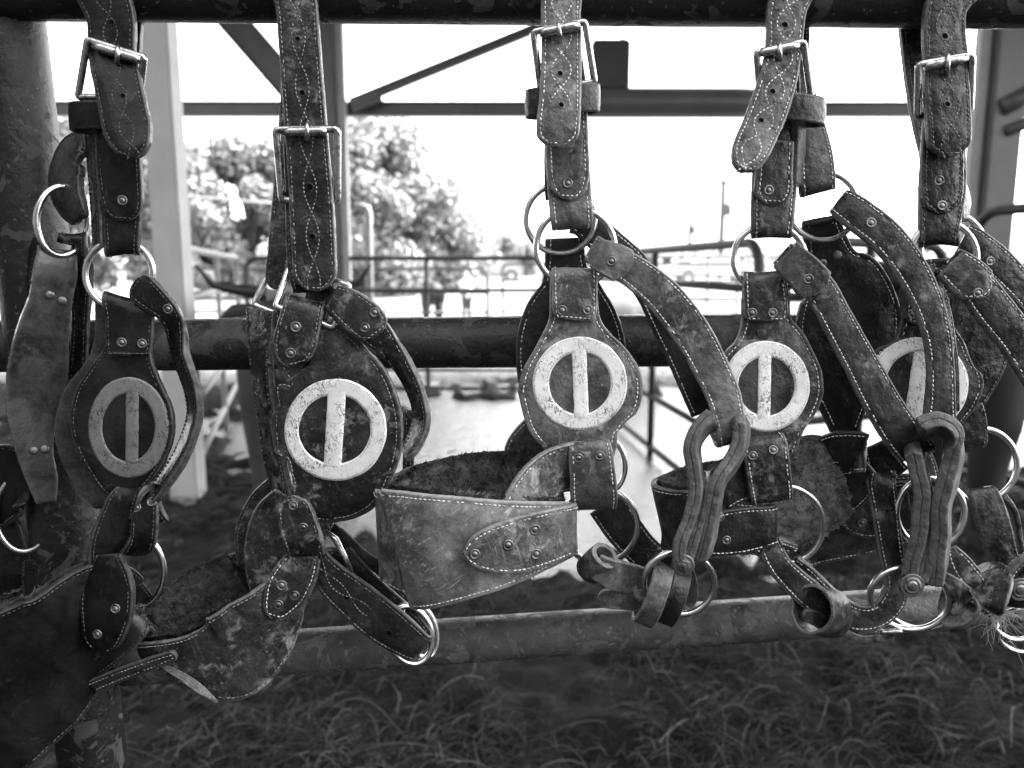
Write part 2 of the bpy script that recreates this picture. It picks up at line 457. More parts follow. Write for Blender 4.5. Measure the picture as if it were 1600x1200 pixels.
def tube(name, pts, rad, mat, parent, closed=True, N=12, sq=None, rads=None, jit=0.0):
    bm = bmesh.new(); n = len(pts); rg = []; prev = None
    for i in range(n):
        a = pts[(i - 1) % n] if (closed or i > 0) else pts[0]
        b = pts[(i + 1) % n] if (closed or i < n - 1) else pts[-1]
        t = (b - a).normalized()
        if prev is None: s = t.orthogonal().normalized()
        else: s = (prev - t * prev.dot(t)).normalized()
        prev = s; q = t.cross(s); r = (rads[i] if rads else rad)
        if jit: r *= 1 + noise.noise(pts[i] * 90) * jit
        rg.append([bm.verts.new(pts[i] + (s * math.cos(6.28318 * k / N) + q * math.sin(6.28318 * k / N)) * r) for k in range(N)])
    if closed:
        # close with the least-twist offset
        best = min(range(N), key=lambda o: (rg[-1][0].co - rg[0][o].co).length)
    for i in range(n if closed else n - 1):
        A = rg[i]; B = rg[(i + 1) % n]; off = best if (closed and i == n - 1) else 0
        for k in range(N):
            bm.faces.new((A[k], A[(k + 1) % N], B[(k + 1 + off) % N], B[(k + off) % N]))
    if not closed:
        bm.faces.new(rg[0][::-1]); bm.faces.new(rg[-1])
    bmesh.ops.recalc_face_normals(bm, faces=bm.faces)
    if mat is None: return bm
    return mk(name, bm, mat, parent)
def ring(parent, cx, cy, rx, ry, d, dx=0, dy=0, rad=2.5, rot=0, mat=None, name='ring'):
    """dx, dy: depth change in mm towards the ring's right / bottom"""
    pts = []; n = 64; c, s = math.cos(R(rot)), math.sin(R(rot))
    for i in range(n):
        a = 2 * math.pi * i / n; u, v = math.cos(a), math.sin(a)
        x = rx * u; y = ry * v
        pts.append(P(cx + x * c - y * s, cy + x * s + y * c, d + dx * u + dy * v))
    return tube(name, pts, rad / 1000, mat or STEEL, parent, jit=0.06)
def polyring(parent, corners, rad=2.3, mat=None, name='ring', it=3, closed=True):
    pts = [P(*c) for c in corners]
    # add points near corners then chaikin
    q = []
    n = len(pts)
    for i in range(n):
        a, b = pts[i], pts[(i + 1) % n]
        for t in (0.0, 0.12, 0.5, 0.88): q.append(a.lerp(b, t))
    for _ in range(it):
        q2 = []
        for i in range(len(q)):
            a, b = q[i], q[(i + 1) % len(q)]
            q2 += [a.lerp(b, .25), a.lerp(b, .75)]
        q = q2
    return tube(name, q, rad / 1000, mat or STEEL, parent, closed=True)
def rod(name, a, b, rad, mat, parent, N=16, taper=None):
    pts = [a.lerp(b, t / 6) for t in range(7)]
    rads = [rad * (0.8 if i in (0, 6) else 1.0) for i in range(7)]
    return tube(name, pts, rad, mat, parent, closed=False, N=N, rads=rads)
def buckle(parent, TL, TR, BR, BL, dt, db, ra, rb, tongue, rad=2.8):
    b = polyring(parent, [(TL[0], TL[1], dt), (TR[0], TR[1], dt), (BR[0], BR[1], db), (BL[0], BL[1], db)], rad, STEELD, 'buckle', 3)
    rod('roller', P(ra[0], ra[1], dt - 0.8), P(rb[0], rb[1], dt - 0.8), 0.0037, STEELD, b)
    (tx, ty), (ux, uy) = tongue
    p = [P(tx, ty - 3, dt + 3), P(tx, ty - 6, dt - 2), P(tx, ty, dt - 5), P((tx + ux) / 2, (ty + uy) / 2, dt - 5), P(ux, uy, dt - 1), P(ux, uy + 3, dt + 5)]
    q = []
    for i in range(len(p) - 1):
        for k in range(5):
            q.append(cr(p[max(0, i - 1)], p[i], p[i + 1], p[min(len(p) - 1, i + 2)], k / 5))
    tube('tongue', q, 0.0019, STEELD, b, closed=False)
    return b
def band(name, parent, c, a, b, wv, mat, t=3.5, **kw):
    """closed leather loop. c, a, b, wv = (px, py, d): centre, two radius vectors, half width vector"""
    ct = []
    for i in range(12):
        th = 2 * math.pi * i / 12; u, v = math.cos(th), math.sin(th)
        m = [c[k] + a[k] * u + b[k] * v for k in range(3)]
        ct.append((P(m[0] - wv[0], m[1] - wv[1], m[2] - wv[2]), P(m[0] + wv[0], m[1] + wv[1], m[2] + wv[2])))
    kw.setdefault('st', False)
    return ribbon(name, ct, mat, parent, t=t, closed=True, **kw)
def emblem(part, cx, cy, ox, oy, ix, iy, bar, mat, icx=None, icy=None):
    """inlaid hide ring with an upright bar, laid on the blinker's own surface"""
    bvh = o_b[part.name]; icx = cx if icx is None else icx; icy = cy if icy is None else icy
    bm = bmesh.new(); H = 0.0007
    last = [None]
    def pt(x, y, h):
        loc, nm = castb(bvh, x, y)
        if loc is None:
            Y = last[0].y if last[0] else D(0); loc = W(x, y, Y); nm = Vector((0, -1, 0.1))
        last[0] = loc
        return loc + Vector((nm.x * .5, nm.y, nm.z * .5)).normalized() * h
    N = 120; K = 6; rg = []
    for k in range(K + 1):
        f = k / K; row = []
        for i in range(N):
            a = 2 * math.pi * i / N; ca, sa = math.cos(a), math.sin(a)
            wo = 1 + 0.012 * noise.noise(Vector((ca * 3, sa * 3, cx)))
            x = (cx + ox * ca * wo) * (1 - f) + (icx + ix * ca * wo) * f
            y = (cy + oy * sa * wo) * (1 - f) + (icy + iy * sa * wo) * f
            hh = H if 0 < k < K else H * 0.55
            row.append(bm.verts.new(pt(x, y, hh)))
        rg.append(row)
    wall = []
    for row, s in ((rg[0], 1), (rg[-1], -1)):
        wall.append([bm.verts.new(v.co + Vector((0, 0.0016, 0))) for v in row])
    for k in range(K):
        for i in range(N): bm.faces.new((rg[k][i], rg[k][(i + 1) % N], rg[k + 1][(i + 1) % N], rg[k + 1][i]))
    for i in range(N):
        bm.faces.new((rg[0][i], wall[0][i], wall[0][(i + 1) % N], rg[0][(i + 1) % N]))
        bm.faces.new((rg[-1][i], rg[-1][(i + 1) % N], wall[1][(i + 1) % N], wall[1][i]))
    (tl, tr, ty), (bl, br, by) = bar
    M = 26; g = []
    for j in range(M + 1):
        f = j / M; y = ty + (by - ty) * f; xl = tl + (bl - tl) * f; xr = tr + (br - tr) * f; row = []
        for q in (0, 0.08, 0.36, 0.64, 0.92, 1):
            x = xl + (xr - xl) * q + noise.noise(Vector((y * .08, q * 9, cx))) * 0.7
            row.append(bm.verts.new(pt(x, y, (H + 0.00022) if 0 < q < 1 else H * 0.7)))
        row = [bm.verts.new(row[0].co + Vector((0, 0.0016, 0)))] + row + [bm.verts.new(row[-1].co + Vector((0, 0.0016, 0)))]
        g.append(row)
    for j in range(M):
        for q in range(7): bm.faces.new((g[j][q], g[j][q + 1], g[j + 1][q + 1], g[j + 1][q]))
    bmesh.ops.recalc_face_normals(bm, faces=bm.faces)
    # stitches around both rims
    for ex, ey, cx2, cy2 in ((ox - 3, oy - 3, cx, cy), (ix + 3, iy + 3, icx, icy)):
        poly = []
        for i in range(121):
            a = 2 * math.pi * i / 120
            x, y = cx2 + ex * math.cos(a), cy2 + ey * math.sin(a); loc, nm = castb(bvh, x, y)
            if loc: poly.append((loc + nm * (H + 0.00005), nm))
        for p, tt, nm in along(poly, 0.0026):
            if random.random() < 0.25: continue
            stitch(bm, p, tt, nm, 0.0017, 0.00017, 1)
    return mk('emblem', bm, [mat, THREADD], part.parent if (part.parent and part.parent.parent) else part)

def fleece(ctrl, mat, parent, off=3.0, t=6.0, v0=0.0, v1=1.0, tufts=2600, over=2.0, name='fleece_lining', seed=3):
    """woolly lining on the inner side (against the normal) of a band ribbon; off mm"""
    rnd = random.Random(seed)
    fr, vs, T, _ = frames(ctrl); bm = bmesh.new(); rings = []; K = 26
    vv = [v0 * T + (v1 - v0) * T * i / 90 for i in range(91)]
    S = 1 if off > 0 else -1
    def base(v, u):
        c, s, nm, w, tt = fr(v)
        w += over / 1000
        return c + s * (w * u) - nm * (off / 1000), -nm * S, s, tt
    for v in vv:
        row = []
        for k in range(K + 1):
            u = -1 + 2 * k / K; p, n_, s, tt = base(v, u)
            a = noise.noise(p * 170) * 0.0018 + noise.noise(p * 520) * 0.0013
            e = 1 - abs(u) ** 8
            row.append(bm.verts.new(p + n_ * (t / 1000 * 0.6 * e + a) + noise.noise_vector(p * 260) * 0.0012))
        rings.append(row)
    for i in range(90):
        for k in range(K): bm.faces.new((rings[i][k], rings[i][k + 1], rings[i + 1][k + 1], rings[i + 1][k]))
    # tufts of wool
    for _ in range(tufts):
        v = T * (v0 + (v1 - v0) * rnd.random()); u = rnd.uniform(-1, 1)
        if rnd.random() < 0.35: u = math.copysign(rnd.uniform(0.93, 1.0), u)
        p, n_, s, tt = base(v, u)
        p = p + n_ * (t / 1000 * 0.6 * (1 - abs(u) ** 8))
        d = (n_ * rnd.uniform(0.1, 1) + s * rnd.uniform(-.8, .8) * 1.0 + tt * rnd.uniform(-1, 1)).normalized()
        d2 = (d + Vector([rnd.uniform(-1, 1) for _ in range(3)]) * 0.9).normalized()
        L = rnd.uniform(0.002, 0.0060); wd = rnd.uniform(0.0002, 0.0006); sd = d.cross(n_ + Vector((.1, .2, .3))).normalized() * wd
        a = [bm.verts.new(p - sd), bm.verts.new(p + sd)]
        b = [bm.verts.new(p + d * L * .6 - sd * .8), bm.verts.new(p + d * L * .6 + sd * .8)]
        c = bm.verts.new(p + d * L * .6 + d2 * L * .5)
        bm.faces.new((a[0], a[1], b[1], b[0])); bm.faces.new((b[0], b[1], c))
    return mk(name, bm, mat, parent)
# ================================================================== pipe fence the halters hang on
RAILY = 0.695; RAILR = 0.028
PIPE = pipe_mat('pipe_paint_top', 0.018, 0.075, 0.45, 34)
PIPE2 = pipe_mat('pipe_paint_middle', 0.032, 0.085, 0.8, 30)
PIPE3 = pipe_mat('pipe_paint_bottom', 0.080, 0.15, 0.75, 34)
PIPEP = pipe_mat('pipe_paint_post', 0.010, 0.055, 0.40, 26)
def pipe(name, a, b, r, mat, parent, N=40, seg=60, dent=0.0006):
    pts = [a.lerp(b, i / seg) for i in range(seg + 1)]
    o = tube(name, pts, r, mat, parent, closed=False, N=N, rads=[r + noise.noise(p * 9) * dent for p in pts])
    return o
fence = empty('pipe_fence', W(60, 600, 0.72) * 1.0, 'dark chipped steel pipe fence with three rails and a round post, carrying the halters', 'fence')
def railc(px): return W(px, -25 + 13 * px / 1600.0, RAILY)
a, b = railc(-300), railc(1900); dv = (b - a).normalized()
pipe('top_rail', a - dv * 0.5, b + dv * 0.5, RAILR, PIPE, fence)
a, b = W(0, 541, 0.757), W(1600, 527, 0.757); dv = (b - a).normalized()
pipe('middle_rail', a - dv * 0.6, b + dv * 0.6, 0.0248, PIPE2, fence)
a, b = W(450, 1019, 0.735), W(1150, 971, 0.745); dv = (b - a).normalized()
pipe('bottom_rail', a - dv * 0.16, b + dv * 0.7, 0.0215, PIPE3, fence)
a, b = W(12, 60, 0.715), W(137, 1120, 0.715); dv = (b - a).normalized()
pipe('post', a - dv * 0.35, b + dv * 0.75, 0.0305, PIPEP, fence, seg=90)

def wrap(xl, xr, n=9):
    out = []
    for i in range(n):
        th = math.pi * i / (n - 1); o = Vector((0, math.cos(th), math.sin(th))) * (RAILR + 0.0034)
        out.append((railc(xl) + o, railc(xr) + o))
    return out
GRP = 'leather halters hung side by side on the top rail'

# ================================================================== HALTER 1 (dark, far left)
H = empty('leather_halter', P(170, 0, 4), 'black oiled halter at the far left, with a grey ring emblem, beside the post', 'halter', GRP)
ribbon('crown_strap', [(152, 250, 200, 250, 62), (165, 160, 214, 160, 66), (170, 80, 220, 80, 70), (168, 30, 224, 30, 72)] + wrap(134, 209) +
       [(134, 20, 210, 20, 2), (140, 75, 212, 90, -1), (146, 115, 219, 122, -7), (154, 160, 228, 160, -13), (164, 205, 238, 205, -19), (184, 240, 236, 228, -24), (200, 252, 226, 244, -25)],
       L1, H, t=6.5, tip1=('round', 9), waves=(5.5, 27, 150, 460, 0), holes=[(174, 35), (192, 150)], thread=THREADK)
buckle(H, (137, 62), (225, 90), (218, 150), (122, 152), -8, 6, (146, 71), (220, 94), ((184, 80), (183, 97)))
cs = ribbon('cheek_strap', [(150, 110, 212, 120, 6), (150, 180, 220, 180, 9), (156, 250, 222, 250, 7), (162, 320, 223, 320, 5), (165, 385, 218, 380, 3), (166, 396, 217, 388, 8), (165, 380, 218, 375, 14), (162, 320, 218, 315, 15)],
       L1, H, t=5, thread=THREADK, inset=3.6)
ribbon('strap_fold', [(150, 190, 219, 190, 3), (153, 260, 222, 262, 1.5), (160, 318, 224, 320, 0), (172, 348, 215, 345, 0.5)], L1, H, t=5, tip1=('round', 11), thread=THREADK, rivets=[(191, 313)])
ribbon('strap_layer', [(137, 205, 155, 205, 22, 6), (141, 260, 157, 262, 20, 4), (146, 320, 160, 322, 20, 4), (150, 385, 163, 388, 20, 4)], L1b, H, t=6, thread=THREADK)
band('keeper_loop', H, (166, 186, 4), (55, 4, 0), (0, 6, 15), (1, 22, 0), L1, t=3.6)
ribbon('crown_fold', [(118, 225, 145, 222, 30, 14), (92, 240, 133, 245, 40, 12), (80, 275, 128, 285, 40, 10), (90, 312, 133, 310, 34, 8), (112, 338, 140, 330, 26, 8), (125, 342, 140, 338, 24, 12)], L1b, H, t=6, thread=THREADK, rivets=[(131, 238, 3.6)])
ring(H, 97, 345, 40, 54, 20, 14, 0, 2.6)
ring(H, 186, 428, 53, 53, 8, 2, 0, 2.6)
# off-side blinker, inner side turned to the camera
ob = ribbon('blinker', [(62, 372, 118, 405, 16, 30), (52, 415, 121, 425, 10, 30), (44, 465, 112, 468, 8, 30), (24, 520, 107, 520, 4, 30), (9, 590, 105, 588, 4, 30), (11, 655, 90, 645, 6, 30), (27, 715, 80, 690, 10, 26), (43, 755, 90, 742, 14, 24), (58, 790, 87, 778, 18, 24)],
            L1b, H, t=7.5, st=False, inset=4.5, cup=1.5)
for q in ((78, 461), (97, 470), (52, 704), (70, 702)): cap_rivet(ob, q[0], q[1], 3.7)
ribbon('blinker_fold', [(58, 372, 75, 380, 30, 18), (44, 395, 60, 400, 34, 22), (40, 430, 55, 440, 34, 22), (46, 470, 58, 480, 30, 20)], L1, H, t=5, thread=THREADK)
ribbon('strap_end', [(92, 385, 138, 378, 34), (96, 372, 138, 368, 26), (110, 372, 136, 385, 22), (118, 385, 137, 430, 30), (116, 480, 138, 500, 40), (110, 560, 138, 560, 44), (106, 640, 130, 640, 44), (105, 700, 120, 720, 44)], L1, H, t=5, thread=THREADK)
# near blinker
pad = ribbon('blinker_pad', [(150, 470, 215, 470, 14), (147, 540, 215, 545, 14), (112, 605, 250, 600, 12), (90, 665, 252, 660, 10), (92, 710, 245, 710, 12), (118, 752, 225, 755, 12), (150, 785, 215, 790, 12)], L1b, H, t=6, st=False)
bl = ribbon('blinker', [(162, 466, 240, 484, 2), (166, 500, 239, 520, 2), (165, 540, 237, 552, 1), (142, 580, 250, 584, -1), (118, 620, 267, 624, -2), (111, 665, 273, 664, -3), (122, 710, 262, 706, -3), (146, 750, 240, 744, -3), (170, 775, 222, 772, -3)],
            L1, H, t=6, thread=THREADK, inset=4)
emblem(bl, 201, 668, 63, 79, 41, 53, ((197, 217, 612), (196, 216, 722)), PAINTD)
bf = ribbon('blinker_fold', [(166, 490, 236, 500, 12), (164, 470, 238, 484, 10), (164, 462, 240, 480, 3), (166, 480, 241, 497, -3), (166, 515, 240, 525, -4), (168, 545, 236, 553, -4), (176, 556, 230, 558, -4)], L1, H, t=4.5, thread=THREADK, tip1=('round', 3), rivets=[(190, 535), (222, 537)], inset=2.8)
ribbon('throat_strap', [(196, 458, 228, 424, -2), (218, 478, 250, 445, -5), (246, 495, 280, 482, -4), (262, 520, 290, 515, 4, 0), (274, 560, 292, 552, 16, -8), (293, 612, 309, 606, 18, -10), (296, 655, 311, 655, 18, -10), (276, 708, 290, 716, 18, -10), (246, 752, 258, 765, 14, -8), (226, 775, 240, 788, 12, -6)],
       L1, H, t=6.5, tip0=('round', 8), thread=THREADK, rivets=[(262, 483)])
# lower tab, nose strap and folds
ns = ribbon('nose_strap', [(238, 835, 250, 800, 14), (206, 772, 247, 768, 8), (197, 768, 236, 760, -2), (166, 790, 215, 785, -10, -6), (146, 826, 205, 838, -16, 2), (139, 870, 186, 870, -16, 6), (150, 905, 175, 905, -10, 8)], L1, H, t=7, thread=THREADK)
tb = ribbon('nose_tab', [(204, 772, 247, 765, -1), (205, 800, 248, 800, -7), (204, 845, 244, 842, -7), (190, 872, 226, 858, 2)], L1, H, t=5, thread=THREADK, rivets=[(213, 793), (237, 784)])
ring(H, 212, 893, 44, 56, 6, 6, 0, 2.6)
nt_ = ribbon('nose_chape', [(150, 870, 188, 862, -14), (130, 920, 205, 900, -22), (126, 960, 206, 950, -28), (130, 1000, 190, 996, -30), (138, 1020, 175, 1014, -30)], L0, H, t=7, thread=THREADK, tip1=('round', 9), rivets=[(180, 951), (152, 991)], cup=-2)
ribbon('chin_strap', [(255, 990, 228, 948, 6), (238, 978, 208, 948, -4), (222, 1000, 196, 968, -14), (190, 1030, 176, 1000, -18), (150, 1060, 140, 1030, -14)], L1, H, t=4.5, thread=THREADK)
ribbon('nose_band', [(215, 930, 215, 1010, 10), (190, 905, 185, 1018, 0), (140, 882, 165, 1025, -18, -8), (80, 912, 130, 1085, -42, -22), (0, 952, 70, 1160, -62, -45), (-80, 1000, 0, 1215, -76, -60), (-170, 1060, -90, 1270, -70, -55), (-200, 1060, -120, 1270, -20, -10)], L0, H, t=6, thread=THREADK, dome=0)
fleece([(190, 905, 185, 1018, 0), (140, 882, 165, 1025, -18, -8), (80, 912, 130, 1085, -42, -22), (0, 952, 70, 1160, -62, -45), (-80, 1000, 0, 1215, -76, -60)], FLEECED, H, off=5, tufts=1800)
# off-side end of the nose band at the frame's edge
ribbon('nose_band', [(-70, 730, -66, 830, 44), (-30, 708, -20, 830, 36), (10, 694, 16, 808, 24), (40, 705, 46, 800, 20), (60, 735, 62, 792, 26)], L0, H, t=6, thread=THREADK, dome=0)
fleece([(-60, 812, -60, 930, 40), (0, 808, -2, 925, 34), (42, 808, 40, 905, 32)], FLEECED, H, off=-1, tufts=1200, name='fleece_lining', seed=9)
ribbon('nose_band', [(-60, 806, -60, 940, 42), (0, 806, -2, 935, 38), (46, 806, 46, 915, 38)], L1, H, t=5, thread=THREADK)
ring(H, 38, 802, 44, 60, 26, 4, 0, 2.6)
ribbon('chin_strap', [(38, 866, 74, 880, 34, 30), (36, 900, 76, 905, 34, 30), (38, 940, 78, 945, 34, 30)], L1, H, t=6, tip0=('round', 6), thread=THREADK)

# ================================================================== HALTER 2 (muddy, second from left)
H = empty('leather_halter', P(470, 0, 4), 'mud caked halter second from the left, with a large white emblem and square rings', 'halter', GRP)
ribbon('crown_strap', [(413, 450, 448, 455, 28), (420, 385, 458, 385, 32), (432, 250, 475, 250, 48), (440, 133, 486, 133, 62), (440, 40, 490, 40, 70)] + wrap(430, 496) +
       [(430, 5, 496, 5, 3), (437, 83, 502, 83, 0), (445, 193, 511, 193, -3), (449, 240, 515, 240, -4), (453, 317, 522, 317, -3), (457, 400, 526, 400, -5), (458, 428, 526, 426, -6), (464, 456, 520, 456, -7)],
       L2, H, t=6.5, tip0=('round', 13), tip1=('round', 15), waves=(5.2, 38.5, 230, 640, 34), holes=[(465, 61, 1.8), (472, 145, 1.9), (484, 292, 2.2), (488, 370, 2.2)], thread=THREADD)
buckle(H, (431, 203), (527, 202), (527, 314), (441, 313), -9, 4, (443, 206), (511, 205), ((480, 200), (480, 218)), rad=3.1)
ribbon('cheek_strap', [(443, 220, 508, 220, 9), (446, 300, 512, 300, 9), (448, 400, 512, 400, 8), (455, 440, 518, 440, 6), (458, 448, 518, 452, 12), (452, 400, 510, 400, 16)], L2, H, t=5, thread=THREADD)
polyring(H, [(452, 418, 10), (546, 446, 2), (520, 512, -2), (431, 479, -4)], 2.7)
polyring(H, [(420, 428, 34), (490, 445, 30), (470, 505, 28), (396, 476, 26)], 2.6)
ribbon('blinker', [(388, 486, 432, 480, 34, 8), (391, 530, 426, 540, 34, 8), (397, 590, 425, 595, 34, 8), (407, 665, 436, 668, 34, 8), (418, 733, 448, 735, 30, 6), (430, 778, 456, 776, 24, 6)], L2, H, t=6, thread=THREADD, rivets=[(413, 518, 3.4), (418, 567, 3.4)])
bl = ribbon('blinker', [(427, 478, 478, 488, 0), (423, 530, 500, 548, -2), (421, 556, 560, 566, -3), (421, 590, 592, 592, -3, -9), (423, 625, 618, 622, -3, -11), (425, 667, 630, 667, -3, -12), (427, 710, 622, 712, -3, -11), (431, 745, 600, 748, -3, -9), (437, 772, 548, 776, -3, -6), (443, 786, 496, 789, -3)],
            L2, H, t=6, thread=THREADD, inset=5)
emblem(bl, 524.5, 671.5, 80, 80, 56, 54, ((512, 541, 612), (506, 533, 728)), PAINT, 523, 671)
ribbon('blinker_fold', [(470, 520, 500, 530, 8), (455, 475, 505, 486, 8), (448, 464, 506, 480, 0), (444, 472, 505, 487, -8), (436, 500, 502, 508, -11), (428, 532, 495, 540, -11), (430, 556, 480, 562, -10), (445, 570, 468, 574, -9)], L2, H, t=6, tip1=('round', 9), thread=THREADD, inset=3, rim=True,
       rivets=[(462, 511, 4.6), (454, 552, 4.6)])
ribbon('cheek_billet', [(480, 450, 530, 448, 12), (478, 470, 512, 500, 10), (484, 520, 500, 540, 8)], L2, H, t=5, thread=THREADD)
ribbon('throat_strap', [(515, 470, 535, 440, 6), (511, 484, 527, 449, -2), (536, 514, 566, 468, -6), (566, 536, 600, 498, -7), (592, 552, 622, 530, -2, -6), (616, 576, 640, 562, 8, -8), (638, 612, 660, 606, 14, -8), (647, 650, 670, 657, 16, -8), (637, 688, 656, 698, 14, -8), (622, 704, 640, 715, 12, -6)],
       L2, H, t=5.5, thread=THREADD)
ribbon('throat_fold', [(511, 482, 530, 445, -8), (529, 503, 561, 456, -14), (555, 527, 596, 482, -16), (574, 540, 609, 508, -16)], L2, H, t=6, tip1=('round', 9), thread=THREADD, rivets=[(570, 512), (585, 488)])
ribbon('cheek_strap', [(630, 640, 655, 640, 42), (630, 700, 648, 700, 42), (628, 780, 648, 780, 44)], L2, H, t=5, thread=THREADD)
# lower parts
ribbon('blinker_pad', [(418, 750, 440, 755, 30), (388, 782, 432, 790, 32), (368, 830, 420, 840, 34), (372, 880, 420, 880, 34)], L2, H, t=5, thread=THREADD)
ribbon('nose_flap', [(428, 776, 470, 772, 2), (398, 802, 462, 810, 2), (383, 850, 450, 850, 0), (386, 905, 432, 900, -2), (400, 945, 418, 940, -3), (406, 960, 412, 958, -3)], L2, H, t=3.5, thread=THREADD, st=False, cup=1.2)
ribbon('nose_tab', [(480, 780, 505, 840, 10), (455, 868, 507, 860, -4), (444, 845, 506, 852, -12), (434, 805, 492, 805, -13), (436, 785, 480, 786, -12), (446, 774, 466, 774, -11)], L2, H, t=6, tip1=('round', 8), thread=THREADD, rivets=[(458, 790), (474, 824)], rim=True)
ribbon('nose_chape', [(455, 862, 505, 866, -6), (430, 892, 498, 898, -12), (414, 925, 484, 918, -16), (410, 950, 458, 950, -17), (418, 965, 440, 965, -17)], L2, H, t=6.5, tip1=('round', 6), thread=THREAD, rim=True, rivets=[(440, 915, 4.6), (460, 931, 4.6), (435, 945, 4.6)], inset=4)
ribbon('nose_band', [(470, 850, 470, 950, 20), (455, 878, 455, 975, 4), (428, 900, 440, 1005, -8), (392, 924, 415, 1050, -20), (354, 957, 362, 1095, -30), (292, 989, 318, 1078, -30), (238, 1002, 250, 1045, -24), (215, 1000, 225, 1030, -10), (222, 965, 226, 1015, 6), (260, 926, 262, 1005, 22), (318, 888, 320, 985, 36), (380, 860, 385, 950, 42), (420, 850, 425, 930, 44)], L2, H, t=5, thread=THREADD, dome=0)
fleece([(392, 925, 415, 1050, -20), (354, 957, 362, 1095, -30), (292, 989, 318, 1078, -30), (238, 1002, 250, 1045, -24), (215, 1000, 225, 1030, -10), (222, 965, 226, 1015, 6), (260, 926, 262, 1005, 22), (318, 888, 320, 985, 36), (380, 860, 385, 950, 42)], FLEECED, H, off=5, t=7, tufts=4200, seed=5)
ribbon('nose_band_edge', [(254, 1038, 258, 1044, -28, -32), (282, 1052, 288, 1062, -34, -38), (312, 1070, 314, 1084, -38, -42), (338, 1094, 340, 1099, -36, -38)], L4l, H, t=2.5, st=False)
ribbon('chin_strap', [(140, 1062, 150, 1082, -20), (180, 1046, 188, 1066, -26), (230, 1028, 236, 1048, -34), (274, 1014, 278, 1030, -38)], L3d, H, t=5, tip1=('round', 4), thread=THREADD)
ribbon('throat_latch', [(520, 905, 548, 868, 14), (492, 894, 520, 856, 6), (487, 888, 512, 862, -4), (502, 926, 540, 888, -8), (534, 960, 580, 916, -10), (572, 994, 618, 946, -10), (612, 1018, 650, 974, -8), (640, 1030, 668, 992, -3), (648, 1020, 672, 985, 6), (620, 990, 650, 955, 10), (560, 930, 590, 900, 12), (520, 880, 545, 850, 14)],
       L3d, H, t=5, thread=THREADD, holes=[(542, 933, 2.2), (607, 989, 2.2)], waves=(4, 30, 20, 95, 8), stv=(10, 60))
tube('pin', [P(513, 833, 4), P(524, 842, 2), P(538, 870, 1), P(552, 898, 2)], 0.0026, STEELD, H, closed=False, rads=[.0022, .0028, .0028, .0018])
ribbon('throat_latch', [(505, 825, 520, 812, 30), (545, 870, 560, 852, 26), (590, 915, 602, 895, 24), (640, 962, 650, 942, 22)], L3d, H, t=4, thread=THREADD)
ring(H, 640, 992, 34, 46, 2, 8, 0, 3.0, rot=-18)
ring(H, 655, 985, 26, 44, 14, 8, 0, 2.6, rot=-18)
ribbon('keeper_loop', [(520, 838, 536, 826, 20), (560, 880, 575, 862, 16), (584, 896, 598, 876, 16)], L3d, H, t=4, st=False)

# ================================================================== HALTER 3 (brown, centre)
H = empty('leather_halter', P(878, 0, 4), 'brown halter in the centre with a pale worn nose band and a white ring emblem', 'halter', GRP)
ribbon('crown_strap', [(866, 250, 905, 250, 60), (866, 100, 906, 100, 68), (864, 30, 908, 30, 70)] + wrap(845, 907) +
       [(845, 15, 908, 14, 3), (846, 60, 908, 52, -1), (845, 110, 908, 105, -7), (842, 160, 908, 158, -12), (838, 195, 906, 192, -16), (840, 218, 902, 218, -18), (852, 232, 890, 232, -19)],
       L3, H, t=7, tip1=('round', 11), waves=(7.6, 27, 160, 340, 13), holes=[(875, 115, 1.9), (877, 164, 1.9)])
buckle(H, (833, 50), (914, 34), (929, 128), (845, 142), -8, 5, (843, 52), (906, 39), ((873, 43), (876, 62)))
ribbon('cheek_strap', [(858, 80, 908, 76, 7), (852, 130, 915, 125, 9), (851, 230, 920, 230, 7), (856, 300, 924, 300, 5), (860, 344, 927, 338, 2), (862, 356, 926, 350, 8), (861, 340, 925, 335, 15), (857, 290, 922, 290, 16)], L3, H, t=5, inset=4)
ribbon('strap_fold', [(856, 170, 918, 170, 4), (853, 220, 920, 220, 2.6), (855, 275, 921, 275, 1.5), (864, 303, 912, 303, 1), (874, 314, 900, 314, 1)], L3, H, t=5, tip1=('round', 8), rivets=[(887, 286)], inset=4)
band('keeper_loop', H, (879, 158, 6), (55, -5, 0), (0, 4, 13), (0, 23, 0), L3d, t=3.8)
ribbon('crown_strap', [(850, 230, 862, 230, 20), (850, 280, 860, 280, 22), (852, 313, 864, 313, 24)], L3d, H, t=4)
ring(H, 899, 386, 61, 60, 4, 0, 0, 2.6)
ring(H, 876, 342, 54, 54, 26, 0, 0, 2.5)
# off-side blinker behind
ribbon('blinker', [(852, 372, 912, 372, 34), (850, 420, 918, 420, 36), (838, 448, 938, 448, 38), (820, 480, 958, 480, 40), (808, 520, 973, 520, 40), (806, 565, 978, 565, 40), (815, 620, 970, 620, 40), (835, 665, 950, 665, 40), (858, 700, 930, 700, 40)], L3d, H, t=6, inset=4.5)
ribbon('blinker_tab', [(832, 650, 870, 650, 44), (805, 672, 868, 690, 44), (788, 702, 865, 712, 44), (790, 725, 860, 735, 44)], L3, H, t=5)
bl = ribbon('blinker', [(860, 424, 934, 424, 2), (859, 460, 934, 460, 2), (857, 500, 938, 497, 1), (840, 532, 958, 528, 0), (816, 572, 990, 566, -1), (809, 612, 1004, 606, -2), (820, 655, 990, 652, -3), (845, 684, 974, 682, -4), (868, 704, 964, 704, -4), (882, 730, 955, 730, -4)],
            L3, H, t=6, inset=4.6)
emblem(bl, 906, 599, 74, 73, 48, 48.5, ((893, 916, 547), (897, 920, 652)), PAINT)
